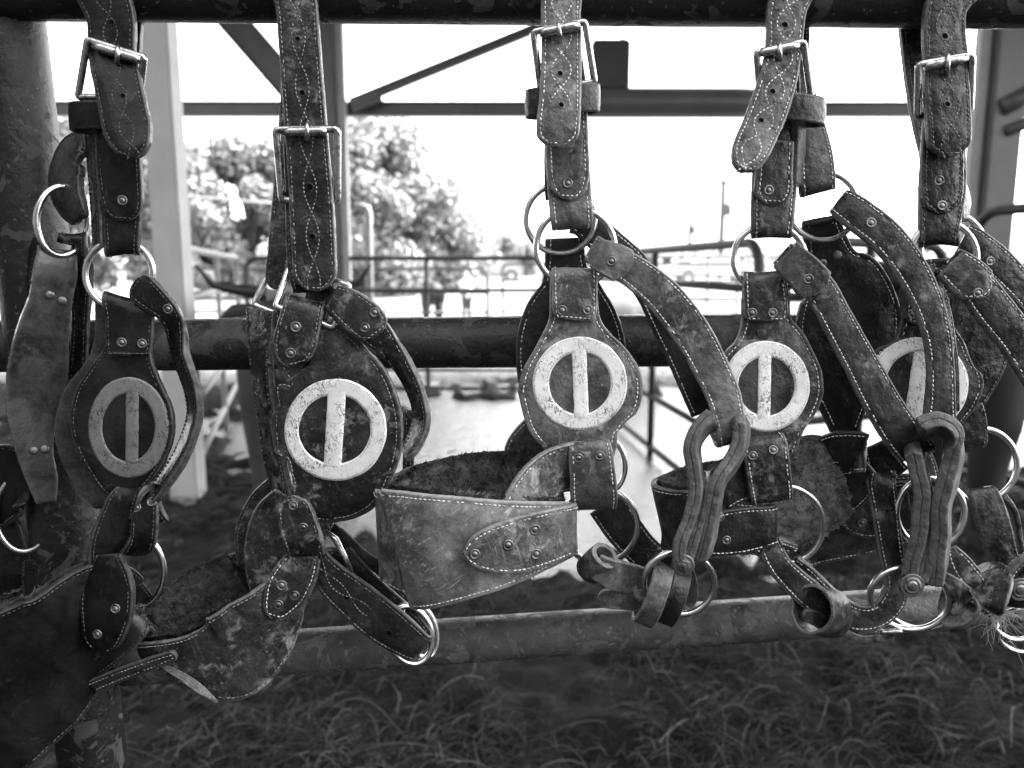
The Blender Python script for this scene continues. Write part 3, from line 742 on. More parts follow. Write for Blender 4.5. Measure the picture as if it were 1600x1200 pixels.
ribbon('blinker_fold', [(870, 470, 925, 470, 12), (865, 435, 930, 435, 11), (862, 422, 932, 424, 4), (862, 432, 933, 434, -3.5), (863, 470, 933, 470, -4.5), (864, 490, 932, 490, -4.5), (868, 501, 926, 501, -4.5)], L3, H, t=4.5, tip1=('round', 3), rivets=[(878, 485, 4.4), (918, 484, 4.4)], inset=2.8)
ribbon('throat_strap', [(918, 412, 940, 372, 12), (917, 408, 938, 370, 4), (927, 416, 950, 377, -2), (967, 440, 999, 400, -5), (1005, 472, 1045, 432, -6), (1036, 508, 1080, 468, -8), (1062, 546, 1110, 512, -9), (1086, 590, 1136, 562, -14), (1106, 630, 1154, 605, -20), (1117, 668, 1163, 650, -28), (1120, 692, 1164, 678, -30), (1116, 694, 1162, 680, -20), (1110, 680, 1156, 664, -10), (1096, 650, 1140, 630, 0)],
       L3, H, t=5, inset=3.2)
ribbon('throat_fold', [(923, 418, 938, 373, -10), (940, 429, 960, 378, -14), (956, 438, 982, 387, -16), (968, 446, 998, 398, -16)], L3p, H, t=6.5, tip1=('point', 6), st=False, rivets=[(955, 408, 4)])
ribbon('throat_strap', [(885, 362, 915, 322, 34), (900, 368, 928, 330, 30), (935, 402, 968, 362, 26), (972, 436, 1005, 396, 22), (996, 468, 1040, 450, 17), (1015, 506, 1062, 495, 14), (1045, 568, 1090, 560, 13), (1064, 612, 1108, 605, 12), (1080, 650, 1118, 640, 12)], L3d, H, t=5)
# chin loop with bolt
ribbon('chin_loop', [(1062, 884, 1066, 884, -50, -26), (1062, 850, 1068, 848, -50, -26), (1078, 808, 1084, 806, -50, -24), (1086, 768, 1092, 766, -50, -24), (1082, 728, 1088, 728, -50, -24), (1079, 694, 1086, 698, -50, -24), (1092, 664, 1100, 674, -50, -24), (1112, 646, 1120, 660, -50, -24)], L4l, H, t=11, dome=0, st=False, wob=1.0)
ribbon('chin_loop', [(1146, 652, 1154, 650, -46, -18), (1154, 668, 1162, 668, -46, -18), (1152, 694, 1160, 696, -48, -20), (1138, 722, 1146, 726, -50, -22), (1120, 752, 1126, 756, -52, -24), (1110, 800, 1116, 802, -50, -24), (1102, 840, 1108, 842, -48, -24), (1094, 868, 1100, 872, -46, -24)], L4l, H, t=11, dome=0, st=False, wob=1.0)
ribbon('chin_loop', [(1102, 742, 1106, 742, -48, -24), (1097, 790, 1101, 790, -48, -24), (1086, 836, 1090, 838, -48, -24), (1076, 866, 1080, 870, -48, -24)], L4l, H, t=9.5, dome=0, st=False, wob=1.0)
nmv = Vector((-0.08, -1, 0.05)).normalized()
bo = lathe('bolt', P(1068, 883, -50), nmv, [(.0088, -.004), (.0088, .0), (.0082, .0008), (.0055, .001), (.0052, .0012)], RIV, H, N=32, smooth=False)
lathe('nut', P(1068, 883, -51), nmv, [(.0050, -.001), (.0050, .0018), (.0044, .0026), (.0024, .0028), (.002, .0036), (.0004, .0038)], RIV, bo, N=6, smooth=False)
ring(H, 1061, 911, 55, 49, -26, 4, 6, 2.7)
# lower tab, nose strap, nose band
ribbon('nose_strap', [(935, 692, 945, 760, -4, 0), (905, 690, 905, 765, -10, -2), (868, 698, 880, 768, -18, -6), (835, 716, 866, 778, -28, -14), (804, 750, 852, 792, -40, -26), (780, 795, 838, 812, -48, -38), (770, 830, 830, 840, -46, -40)], L3, H, t=5, inset=3.2)
ribbon('nose_tab', [(892, 720, 950, 715, 4), (888, 698, 950, 694, -8), (888, 705, 956, 700, -14), (890, 740, 961, 735, -15), (892, 782, 965, 778, -12), (900, 790, 962, 788, -2), (900, 760, 955, 760, 6)], L3, H, t=6, rivets=[(904, 716), (937, 712)], inset=3.4)
ring(H, 938, 822, 58, 58, 2, 0, 6, 2.7)
ring(H, 930, 728, 47, 50, 30, 0, 0, 2.4)
nb = ribbon('nose_band', [(866, 790, 866, 862, 22), (880, 788, 880, 866, 4), (888, 786, 888, 872, -14), (845, 784, 848, 893, -40), (770, 780, 778, 922, -52), (680, 774, 712, 943, -56), (620, 768, 672, 952, -50), (589, 764, 648, 951, -40)],
            L3l, H, t=4.5, dome=0, inset=4, label='pale scraped leather nose band with a row of fine stitches')
ribbon('nose_band_edge', [(590, 768, 594, 767, -40, -30), (604, 812, 611, 812, -40, -30), (622, 865, 631, 865, -40, -30), (636, 915, 645, 915, -40, -30), (645, 945, 650, 945, -40, -34)], L3p, H, t=3, st=False)
ribbon('nose_band', [(600, 772, 640, 930, -36), (590, 768, 600, 908, -20), (592, 756, 602, 905, -4), (612, 742, 620, 905, 10), (655, 727, 650, 905, 20), (738, 708, 735, 880, 36), (815, 703, 815, 860, 44), (880, 700, 880, 840, 46)], L3, H, t=4.5, dome=0)
fleece([(888, 786, 888, 872, -14), (845, 784, 848, 893, -40), (770, 780, 778, 922, -52), (680, 774, 706, 944, -56), (625, 768, 672, 950, -48), (600, 764, 645, 940, -36)], FLEECE, H, off=4.5, t=6, tufts=4500, seed=6)
fleece([(604, 762, 640, 900, -20), (606, 756, 620, 895, -4), (620, 742, 630, 895, 8), (655, 727, 650, 900, 18), (738, 708, 735, 880, 34), (815, 703, 815, 860, 42), (880, 700, 880, 840, 44)], FLEECE, H, off=5, t=6, over=1, tufts=9000, seed=16)
ch = ribbon('nose_chape', [(870, 792, 872, 858, 4), (888, 789, 890, 863, -12), (894, 788, 895, 866, -30), (850, 797, 858, 882, -50), (803, 809, 812, 895, -57), (765, 822, 768, 894, -61), (738, 838, 740, 884, -63), (722, 855, 724, 868, -63)], L3, H, t=5, tip1=('round', 7), inset=3.4, dome=0.2, rivets=[(742, 866, 4.4), (794, 852, 4.6), (836, 828, 4.6), (838, 866, 4.6)])
# chin strap knot
ribbon('chin_strap', [(918, 795, 978, 778, 30), (945, 835, 1000, 812, 28), (975, 868, 1025, 845, 24), (1005, 895, 1050, 868, 18), (1035, 920, 1070, 890, 12)], L3d, H, t=5)
ribbon('chin_strap', [(1042, 900, 1030, 948, 0), (1005, 886, 990, 930, -14), (972, 876, 958, 922, -22), (955, 872, 938, 912, -26), (942, 868, 920, 902, -24)], L3, H, t=6, st=False)
band('chin_curl', H, (933, 880, -18), (14, 14, 0), (-9, 9, -9), (-13, 13, 7), L3, t=4.5)
ribbon('chin_billet', [(1045, 915, 1042, 958, -6), (1010, 917, 1006, 955, -12), (975, 920, 972, 951, -16), (948, 921, 946, 949, -16), (934, 926, 933, 944, -15)], L3, H, t=7, tip1=('round', 5), st=False)
band('keeper_loop', H, (1020, 928, -20), (16, -44, 0), (6, 4, -18), (14, 6, 2), L3, t=4.5)
band('keeper_loop', H, (1050, 930, -12), (14, -40, 0), (6, 4, -16), (14, 6, 2), L3d, t=4.5)
ribbon('chin_strap', [(1008, 880, 1020, 868, 8), (1030, 872, 1045, 860, 6), (1062, 900, 1078, 880, 10), (1066, 940, 1088, 930, 10), (1040, 962, 1055, 950, 8)], L3d, H, t=6, st=False)

# ================================================================== HALTER 4 (fourth)
H = empty('leather_halter', P(1230, 0, 4), 'dusty halter fourth from the left, its long buckle end bent to the left', 'halter', GRP)
ribbon('crown_strap', [(1250, 300, 1302, 287, 24), (1249, 298, 1304, 284, 16), (1248, 250, 1300, 240, 22), (1246, 200, 1288, 195, 34), (1242, 150, 1274, 150, 46), (1232, 90, 1264, 90, 60), (1215, 30, 1262, 30, 70)] + wrap(1199, 1260) +
       [(1198, 15, 1260, 14, 3), (1196, 80, 1252, 72, -3), (1186, 125, 1245, 116, -8), (1172, 168, 1233, 162, -14), (1156, 206, 1216, 205, -22), (1142, 238, 1200, 240, -32), (1142, 258, 1180, 264, -36), (1150, 270, 1166, 270, -37)],
       L4, H, t=7, tip1=('round', 7), waves=(7, 28, 280, 520, 6), holes=[(1226, 39, 2.2), (1207, 143, 2), (1189, 188, 2)], stv=(4, 3.5))
buckle(H, (1182, 82), (1256, 66), (1267, 150), (1188, 160), -8, 5, (1187, 83), (1248, 71), ((1218, 76), (1219, 92)))
ribbon('cheek_strap', [(1195, 98, 1248, 95, 7), (1188, 150, 1250, 150, 9), (1180, 220, 1248, 220, 7), (1174, 298, 1244, 298, 5), (1173, 354, 1238, 356, 2), (1175, 366, 1236, 366, 8), (1174, 350, 1240, 350, 16), (1176, 280, 1246, 280, 16)], L4, H, t=5, inset=4)
ribbon('strap_fold', [(1184, 220, 1240, 220, 3), (1180, 270, 1238, 272, 1.6), (1178, 300, 1236, 303, 1), (1190, 320, 1220, 324, 1)], L4, H, t=5, tip1=('point', 5), rivets=[(1201, 297)], inset=4)
ribbon('strap_layer', [(1240, 185, 1256, 185, 2, 22), (1242, 230, 1254, 230, 2, 22), (1240, 290, 1250, 292, 2, 22)], L4l, H, t=6, st=False)
band('keeper_loop', H, (1236, 171, 5), (50, 4, 0), (0, 5, 16), (-1, 22, 0), L4d, t=4)
ring(H, 1202, 404, 56, 53, 4, 0, 0, 2.6)
ring(H, 1286, 322, 54, 53, 20, 0, 0, 2.5)
obk = ribbon('blinker', [(1256, 348, 1308, 342, 22), (1253, 354, 1312, 348, 27), (1256, 385, 1324, 380, 32), (1254, 415, 1344, 415, 34), (1248, 450, 1384, 448, 36), (1243, 500, 1406, 495, 36), (1245, 545, 1398, 548, 36), (1262, 600, 1372, 595, 36), (1285, 650, 1350, 645, 34), (1298, 680, 1340, 672, 32)], L4d, H, t=6, inset=5)
cap_rivet(obk, 1308, 399, 4.2); cap_rivet(obk, 1285, 412, 4)
bl = ribbon('blinker', [(1162, 432, 1226, 430, 2), (1159, 465, 1232, 462, 2), (1157, 505, 1237, 502, 1), (1140, 540, 1262, 535, 0), (1116, 578, 1283, 572, -1), (1106, 615, 1285, 612, -2), (1118, 655, 1270, 655, -3), (1140, 685, 1253, 685, -4), (1155, 712, 1244, 712, -4)], L4, H, t=6, inset=4.6)
emblem(bl, 1197, 603.5, 68, 71, 44, 46, ((1185, 1205, 554), (1183, 1203, 654)), PAINT)
ribbon('blinker_fold', [(1170, 470, 1220, 470, 12), (1165, 440, 1222, 440, 10), (1162, 430, 1223, 428, 3), (1161, 442, 1226, 440, -3.5), (1162, 475, 1230, 472, -4.5), (1163, 494, 1230, 492, -4.5), (1168, 504, 1224, 502, -4.5)], L4, H, t=4.5, tip1=('round', 3), rivets=[(1175, 489, 4.3), (1207, 489, 4.3)], inset=2.8)
ribbon('throat_strap', [(1225, 425, 1255, 388, 10), (1210, 414, 1240, 384, 2), (1232, 436, 1264, 398, -3), (1262, 468, 1298, 433, -7), (1290, 522, 1333, 492, -10), (1318, 576, 1366, 550, -12), (1350, 640, 1402, 612, -14), (1378, 686, 1434, 662, -15), (1402, 712, 1458, 694, -10), (1412, 714, 1460, 704, 0)], L4, H, t=5, inset=3.2)
ribbon('throat_fold', [(1210, 418, 1245, 379, -9), (1234, 446, 1274, 402, -15), (1260, 477, 1303, 432, -17)], L4, H, t=6.5, tip1=('point', 6), rivets=[(1263, 436)], st=False)
ribbon('cheek_strap', [(1316, 350, 1345, 312, 14), (1300, 334, 1328, 300, 8), (1306, 342, 1338, 302, 0), (1330, 362, 1366, 320, -4), (1366, 391, 1402, 350, -8), (1396, 428, 1436, 392, -12), (1424, 478, 1466, 450, -16), (1441, 525, 1482, 505, -18), (1448, 575, 1490, 565, -19), (1447, 625, 1492, 620, -18), (1442, 665, 1493, 668, -14)], L4, H, t=5.5, inset=3.4, rivets=[(1361, 348)])
ribbon('cheek_strap', [(1440, 400, 1458, 430, 4), (1462, 455, 1476, 478, -2), (1474, 510, 1488, 520, -6), (1482, 570, 1496, 575, -6), (1484, 640, 1498, 645, -4)], L4, H, t=5)
# chin loop and bolt
ribbon('chin_loop', [(1420, 905, 1424, 906, -30, -4), (1424, 880, 1428, 878, -30, -4), (1434, 845, 1438, 843, -32, -4), (1438, 805, 1443, 805, -34, -4), (1440, 768, 1445, 772, -34, -4), (1430, 722, 1436, 724, -34, -4), (1420, 690, 1428, 698, -34, -4)], L4l, H, t=13, dome=0, st=False, wob=1.0)
ribbon('chin_loop', [(1430, 668, 1438, 682, -40, -4), (1454, 658, 1460, 672, -42, -4), (1478, 672, 1484, 682, -42, -4), (1486, 708, 1494, 710, -42, -4), (1478, 748, 1486, 752, -42, -4), (1469, 790, 1475, 793, -40, -4), (1467, 840, 1473, 842, -38, -4), (1462, 898, 1468, 898, -34, 0)], L4l, H, t=13, dome=0, st=False, wob=1.0)
ribbon('chin_loop', [(1455, 768, 1460, 768, -32, -4), (1456, 830, 1460, 830, -32, -4), (1446, 880, 1450, 880, -32, -4), (1440, 902, 1444, 904, -32, -4)], L4l, H, t=11, dome=0, st=False, wob=1.0)
bo = lathe('bolt', P(1425, 915, -37), nmv, [(.0100, -.004), (.0100, .0), (.0094, .0008), (.0075, .0008), (.006, .0014), (.0045, .0012), (.003, .0022), (.0004, .0026)], RIV, H, N=32, smooth=False)
ring(H, 1421, 935, 62, 48, -10, 4, 8, 2.8, rot=8)
ring(H, 1437, 938, 58, 44, 8, 4, 8, 2.5, rot=8)
ring(H, 1226, 820, 60, 60, 0, 0, 6, 2.8)
ribbon('nose_tab', [(1165, 705, 1222, 700, 4), (1158, 692, 1224, 682, -8), (1160, 705, 1230, 695, -15), (1165, 740, 1234, 730, -16), (1172, 776, 1238, 768, -12), (1180, 782, 1236, 776, -2)], L4, H, t=6, inset=3.2, rivets=[(1176, 712, 4), (1208, 703, 4)])
ribbon('nose_strap', [(1210, 700, 1205, 775, -2), (1170, 705, 1172, 780, -8), (1140, 715, 1150, 788, -10), (1110, 740, 1132, 800, -12)], L4d, H, t=5)
ribbon('nose_band', [(1185, 790, 1185, 848, 24), (1197, 786, 1197, 850, 12), (1198, 784, 1198, 854, -2), (1160, 783, 1165, 864, -6), (1100, 776, 1110, 872, -7), (1050, 766, 1075, 872, -6), (1024, 757, 1054, 862, 0), (1022, 750, 1042, 850, 10), (1045, 738, 1050, 850, 20), (1080, 726, 1085, 850, 30), (1160, 712, 1160, 860, 36), (1225, 690, 1230, 850, 38), (1290, 672, 1320, 800, 30), (1338, 680, 1354, 745, 16)], L4, H, t=5, dome=0)
fleece([(1198, 784, 1198, 854, -2), (1160, 783, 1165, 864, -6), (1100, 776, 1110, 872, -7), (1050, 766, 1075, 872, -6), (1024, 757, 1054, 862, 0), (1022, 750, 1042, 850, 10), (1045, 738, 1050, 850, 20), (1080, 726, 1085, 850, 30), (1160, 712, 1160, 860, 36), (1225, 690, 1230, 850, 38), (1290, 680, 1305, 800, 30), (1322, 700, 1328, 770, 20)], FLEECEL, H, off=4.5, t=6, tufts=9000, seed=8)
ribbon('nose_band_end', [(1290, 680, 1312, 745, 22), (1308, 674, 1330, 742, 13), (1330, 676, 1352, 738, 6), (1344, 690, 1356, 742, 10)], L4d, H, t=5)
ribbon('nose_chape', [(1186, 790, 1188, 846, 14), (1200, 789, 1202, 849, 2), (1205, 790, 1206, 852, -10), (1160, 793, 1165, 864, -13), (1111, 802, 1118, 868, -14), (1085, 815, 1092, 860, -14), (1070, 830, 1074, 845, -13)], L4d, H, t=5, tip1=('round', 7), inset=3, rivets=[(1125, 808, 4), (1135, 844, 4)])
# chin strap with round keeper
ribbon('chin_strap', [(1400, 750, 1356, 748, 26), (1398, 744, 1352, 748, 16), (1404, 800, 1362, 802, 10), (1410, 856, 1372, 862, 4), (1418, 905, 1382, 908, -4), (1412, 948, 1376, 930, -8), (1380, 978, 1356, 948, -10), (1340, 982, 1322, 944, -8), (1298, 960, 1288, 918, -4), (1262, 905, 1256, 880, 0), (1248, 878, 1240, 862, 4)], L4, H, t=5)
ribbon('chin_strap', [(1246, 850, 1238, 862, 6), (1224, 846, 1190, 858, -4), (1232, 870, 1198, 888, -12), (1255, 892, 1222, 918, -16), (1280, 912, 1248, 944, -16), (1300, 935, 1274, 962, -12), (1320, 955, 1300, 985, -6), (1350, 972, 1335, 1000, -4), (1385, 985, 1376, 1004, -2)], L4, H, t=6)
band('keeper_loop', H, (1283, 955, -14), (0, -36, 2), (31, 4, -9), (15, 4, 12), L4, t=3.4, wob=1.5)
ribbon('chin_billet', [(1258, 968, 1250, 952, -20), (1275, 976, 1270, 955, -18), (1300, 990, 1300, 972, -10), (1340, 1006, 1340, 990, -6), (1375, 1004, 1368, 990, -6), (1400, 990, 1396, 980, -8)], L4, H, t=5, tip0=('round', 3), st=False)
rod('pin', P(1375, 988, -12), P(1410, 986, -14), 0.0022, STEELD, H)

# ================================================================== HALTER 5 (far right)
H = empty('leather_halter', P(1480, 0, 4), 'dark oiled halter at the far right, half hidden emblem, straps running out of the picture', 'halter', GRP)
ribbon('crown_strap', [(1440, 275, 1482, 275, 34), (1437, 240, 1482, 240, 40), (1428, 200, 1478, 200, 48), (1418, 150, 1472, 150, 56), (1410, 90, 1468, 90, 64), (1405, 35, 1464, 35, 70)] + wrap(1444, 1509) +
       [(1444, 15, 1509, 14, 3), (1443, 105, 1511, 95, -2), (1444, 150, 1514, 150, -5), (1447, 200, 1516, 196, -8), (1450, 228, 1514, 225, -9), (1462, 248, 1500, 245, -9)],
       L5, H, t=6.5, tip1=('round', 11), waves=(7.5, 31, 240, 450, 18), holes=[(1476, 57, 2.2), (1480, 163, 1.9)], thread=THREADD)
buckle(H, (1435, 101), (1519, 86), (1516, 172), (1433, 182), -8, 4, (1445, 104), (1511, 91), ((1481, 93), (1480, 113)))
ribbon('cheek_strap', [(1446, 110, 1505, 108, 6), (1442, 180, 1508, 180, 8), (1438, 250, 1508, 245, 6), (1435, 300, 1508, 300, 5), (1435, 364, 1497, 362, 3), (1436, 378, 1496, 376, 8), (1437, 360, 1500, 358, 15), (1440, 300, 1505, 300, 16)], L5, H, t=5, inset=3.4, thread=THREADD)
ribbon('strap_fold', [(1442, 190, 1504, 190, 3.5), (1438, 260, 1505, 258, 2.2), (1440, 310, 1503, 308, 1), (1452, 336, 1490, 335, 1)], L5, H, t=5, tip1=('round', 10), rivets=[(1467, 282), (1472, 321)], inset=3.4, thread=THREADD)
ribbon('crown_fold', [(1498, 290, 1506, 285, 18, 26), (1500, 318, 1514, 315, 16, 26), (1500, 348, 1508, 345, 16, 26)], L5, H, t=5, st=False)
ring(H, 1474, 402, 52, 56, 4, 0, 0, 2.6)
ring(H, 1488, 386, 50, 52, 24, 0, 0, 2.5)
ribbon('blinker', [(1470, 420, 1530, 415, 34), (1466, 470, 1560, 465, 36), (1468, 520, 1576, 515, 36), (1472, 560, 1574, 556, 36), (1478, 600, 1556, 598, 36), (1490, 640, 1536, 625, 36)], L5, H, t=6, thread=THREADD)
ribbon('cheek_strap', [(1446, 404, 1486, 404, 14), (1446, 450, 1484, 450, 14), (1444, 500, 1480, 500, 14)], L4d, H, t=5)
bl = ribbon('blinker', [(1412, 420, 1470, 420, 12), (1408, 460, 1474, 460, 12), (1404, 505, 1484, 512, 10), (1384, 540, 1508, 542, 8), (1352, 578, 1530, 572, 6), (1344, 612, 1534, 610, 5), (1360, 650, 1516, 650, 4), (1390, 685, 1490, 680, 3)], L5, H, t=6, inset=4.6)
emblem(bl, 1435, 601, 78, 74, 51, 52, ((1428, 1450, 549), (1412, 1440, 655)), PAINT)
ribbon('blinker_fold', [(1414, 440, 1470, 440, 6), (1412, 470, 1472, 470, 5), (1412, 505, 1468, 510, 4)], L5, H, t=4.5, tip1=('round', 8), rivets=[(1425, 491)])
ribbon('throat_strap', [(1480, 440, 1520, 405, 8), (1466, 430, 1506, 394, -2), (1500, 464, 1544, 424, -6), (1530, 505, 1575, 462, -9), (1562, 545, 1608, 505, -10), (1592, 590, 1640, 555, -10), (1625, 650, 1680, 620, -10), (1650, 700, 1710, 680, -8)], L5, H, t=5.5, inset=3.2)
ribbon('throat_fold', [(1464, 431, 1506, 391, -9), (1490, 459, 1541, 415, -15), (1520, 480, 1565, 444, -18)], L4, H, t=6.5, tip1=('sharp', 12), rivets=[(1528, 458)])
ribbon('cheek_strap', [(1488, 394, 1520, 352, 18), (1505, 400, 1540, 364, 16), (1535, 425, 1575, 392, 18), (1590, 480, 1625, 445, 20), (1640, 550, 1690, 520, 22)], L5, H, t=5, rivets=[(1547, 408, 4)])
ribbon('nose_strap', [(1476, 645, 1536, 640, 18), (1490, 668, 1541, 662, 18), (1494, 690, 1541, 690, 18), (1500, 700, 1538, 700, 22)], L5, H, t=6, thread=THREADD)
ring(H, 1533, 726, 56, 56, 22, 0, 0, 2.7)
ring(H, 1454, 801, 53, 54, 10, 0, 0, 2.7)
ribbon('cheek_strap', [(1516, 790, 1552, 780, 30), (1512, 769, 1555, 765, 22), (1524, 810, 1574, 805, 16), (1540, 862, 1586, 856, 12), (1556, 910, 1598, 900, 8)], L5, H, t=6, st=False)
ribbon('strap_layer', [(1560, 772, 1572, 782, 26), (1578, 800, 1590, 800, 26), (1590, 850, 1600, 850, 26), (1595, 900, 1606, 900, 26)], L5, H, t=3, st=False)
nbb = ribbon('nose_band', [(1440, 740, 1440, 850, 40), (1400, 742, 1405, 852, 44), (1340, 760, 1345, 868, 47), (1280, 780, 1285, 880, 48), (1240, 800, 1246, 890, 50), (1232, 812, 1240, 888, 62), (1260, 800, 1262, 870, 74)], L4, H, t=5, dome=0)
ribbon('nose_chape', [(1420, 750, 1425, 830, 36), (1380, 755, 1385, 838, 40), (1345, 765, 1350, 840, 42), (1320, 778, 1324, 826, 43), (1306, 795, 1308, 808, 43)], L4, H, t=5, tip1=('round', 7), rivets=[(1341, 778, 4.4), (1319, 800, 4.2), (1347, 817, 4.4)])
ribbon('nose_strap', [(1408, 690, 1438, 690, 20), (1425, 720, 1458, 715, 20), (1440, 765, 1470, 760, 20), (1455, 830, 1485, 830, 20)], L4d, H, t=5)
ribbon('nose_strap', [(1345, 700, 1384, 690, 30), (1352, 730, 1404, 718, 30), (1362, 752, 1424, 745, 30)], L4d, H, t=5)
ribbon('chin_strap', [(1478, 862, 1492, 850, 8), (1486, 890, 1512, 868, 2), (1500, 915, 1530, 890, -4), (1516, 940, 1548, 912, -6), (1545, 965, 1575, 935, -6)], L4, H, t=6)
ribbon('chin_strap', [(1470, 905, 1476, 892, -4), (1482, 925, 1500, 905, -8), (1505, 945, 1525, 925, -10)], L4, H, t=6, st=False)
band('keeper_loop', H, (1523, 930, -8), (28, -28, 0), (14, 14, -16), (-22, 18, 0), L4, t=4)
ring(H, 1590, 952, 46, 48, -2, 0, 0, 2.7)
ring(H, 1602, 985, 46, 34, 8, 0, 4, 2.6)
ribbon('chin_loop', [(1572, 905, 1590, 912, -18, 6), (1582, 885, 1604, 895, -20, 6), (1606, 868, 1628, 882, -22, 6), (1640, 860, 1660, 880, -22, 6)], L4, H, t=7, dome=0)
ribbon('chin_loop', [(1568, 935, 1600, 960, -8), (1578, 915, 1612, 930, -12), (1600, 895, 1630, 910, -14), (1630, 880, 1660, 890, -14)], L4d, H, t=6)
bo = lathe('bolt', P(1594, 921, -20), nmv, [(.0100, -.004), (.0100, .0), (.0094, .0008), (.0075, .0008), (.006, .0014), (.0045, .0012), (.003, .0022), (.0004, .0026)], RIV, H, N=32, smooth=False)
# frayed end of twine tied round the keeper
bm = bmesh.new(); rnd = random.Random(4)
def hair(bm, pts, r0, r1, N=4):
    rg = []; prev = None
    for i, p in enumerate(pts):
        t = (pts[min(i + 1, len(pts) - 1)] - pts[max(i - 1, 0)]).normalized()
        s = t.orthogonal().normalized() if prev is None else (prev - t * prev.dot(t)).normalized(); prev = s; q = t.cross(s)
        r = r0 + (r1 - r0) * i / (len(pts) - 1)
        rg.append([bm.verts.new(p + (s * math.cos(6.283 * k / N) + q * math.sin(6.283 * k / N)) * r) for k in range(N)])
    for i in range(len(rg) - 1):
        for k in range(N): bm.faces.new((rg[i][k], rg[i][(k + 1) % N], rg[i + 1][(k + 1) % N], rg[i + 1][k]))
for k in range(70):
    x, y, d = 1550 + rnd.uniform(-18, 22), 950 + rnd.uniform(-22, 18), -8 + rnd.uniform(-5, 5)
    dirx, diry = rnd.uniform(-1.5, 3.5), rnd.uniform(-0.5, 4.5); pts = []
    for j in range(9):
        pts.append(P(x, y, d)); x += dirx * 2.2 + rnd.uniform(-2.5, 2.5); y += diry * 1.9 + rnd.uniform(-2, 2); d += rnd.uniform(-1.2, 1.2)
        dirx += rnd.uniform(-.6, .6); diry += rnd.uniform(-.5, .5)
    hair(bm, pts, 0.00032, 0.00012)
mk('frayed_twine', bm, plain('twine', 0.30, 0.85, 0.5, 200), H)
# stray hairs
def stray(parent, pts, d):
    bm = bmesh.new(); q = [P(x, y, d) for x, y in pts]; o = []
    for i in range(len(q) - 1):
        for k in range(6): o.append(cr(q[max(0, i - 1)], q[i], q[i + 1], q[min(len(q) - 1, i + 2)], k / 6))
    hair(bm, o, 0.00022, 0.0001); mk('loose_hair', bm, THREADD, parent)
# ================================================================== ground, water, hay
def puddle(x, y):
    q = ((x - 0.9 - 0.15 * (y - 6)) / 5.0) ** 2 + ((y - 6.0) / 3.0) ** 2
    q += max(0, -0.9 - x) * max(0, 6.8 - y) * 0.7 + max(0, x - 1.25) * max(0, 5.6 - y) * 1.2 + max(0, 3.5 - y) * 6
    return 1.22 - q + 0.5 * noise.noise(Vector((x * 0.8, y * 1.0, 3))) + 0.95 * noise.noise(Vector((x * 2.6, y * 2.2, 7))) + 0.8 * noise.noise(Vector((x * 6, y * 3.2, 2)))
def gz(x, y):
    n1 = noise.noise(Vector((x * 3.1, y * 3.1, 0))); n2 = noise.noise(Vector((x * 9, y * 9, 5))); n3 = noise.noise(Vector((x * 22, y * 22, 9)))
    fade = 1.0 if y < 10 else max(0.15, 1 - (y - 10) / 15)
    p = puddle(x, y); base = 0.055 if p < 0 else 0.055 - 0.085 * min(1, p / 0.35)
    if y > 14 or abs(x) > 12: base = 0.055
    return base + (0.045 * n1 + 0.044 * n2 + 0.026 * n3) * fade * (0.65 if p > 0 else 1)
def spaced(a, b, s0, g, lim):
    out = [a]; s = s0
    while out[-1] < b:
        if out[-1] > lim: s *= g
        out.append(out[-1] + s)
    return out
def gridmesh(name, xs, ys, zf, mat, **kw):
    vs = [(x, y, zf(x, y)) for y in ys for x in xs]; nx = len(xs)
    fs = [(j * nx + i, j * nx + i + 1, (j + 1) * nx + i + 1, (j + 1) * nx + i) for j in range(len(ys) - 1) for i in range(nx - 1)]
    me = bpy.data.meshes.new(name); me.from_pydata(vs, [], fs); me.materials.append(mat)
    for p in me.polygons: p.use_smooth = True
    o = bpy.data.objects.new(name, me); COL.objects.link(o); return setp(o, **kw)
right = spaced(0, 400, 0.045, 1.12, 5.5); xs = [-x for x in right[::-1]][:-1] + right
ysf = spaced(1.6, 600, 0.045, 1.06, 9.5); back = spaced(0, 60, 0.3, 1.3, 1); ys = [1.6 - q for q in back[::-1]][:-1] + ysf
m, n, b = newmat('mud_ground'); t = n.nodes.new('ShaderNodeNewGeometry'); co = t.outputs['Position']
f1 = noi(n, co, 6, 8, 0.65); f2 = noi(n, co, 45, 8, 0.7)
mud = mixc(n, ramp(n, f1, [(0.35, 0), (0.65, 1)]), 0.006, 0.016)
mud = mixc(n, ramp(n, f2, [(0.52, 0), (0.68, 0.7)]), mud, 0.035)
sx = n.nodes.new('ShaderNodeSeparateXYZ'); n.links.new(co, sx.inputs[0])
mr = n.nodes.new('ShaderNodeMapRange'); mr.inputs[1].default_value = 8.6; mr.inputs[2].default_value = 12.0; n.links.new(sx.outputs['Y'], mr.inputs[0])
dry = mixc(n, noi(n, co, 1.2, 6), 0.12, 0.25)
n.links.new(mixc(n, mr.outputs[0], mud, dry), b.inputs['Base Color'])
n.links.new(ramp(n, f1, [(0.4, 0.75), (0.7, 0.95)]), b.inputs['Roughness']); b.inputs['Specular IOR Level'].default_value = 0.15
bump(n, b, [(noi(n, co, 30, 8, 0.7), 0.8, 0.02)])
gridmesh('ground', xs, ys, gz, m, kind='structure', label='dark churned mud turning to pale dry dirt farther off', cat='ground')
m, n, b = newmat('standing_water'); t = n.nodes.new('ShaderNodeNewGeometry'); co = t.outputs['Position']
b.inputs['Base Color'].default_value = (0.07, 0.07, 0.07, 1); b.inputs['Roughness'].default_value = 0.06; b.inputs['IOR'].default_value = 1.6
b.inputs['Specular IOR Level'].default_value = 1.0
bump(n, b, [(noi(n, co, 8, 6, 0.65), 0.5, 0.035)])
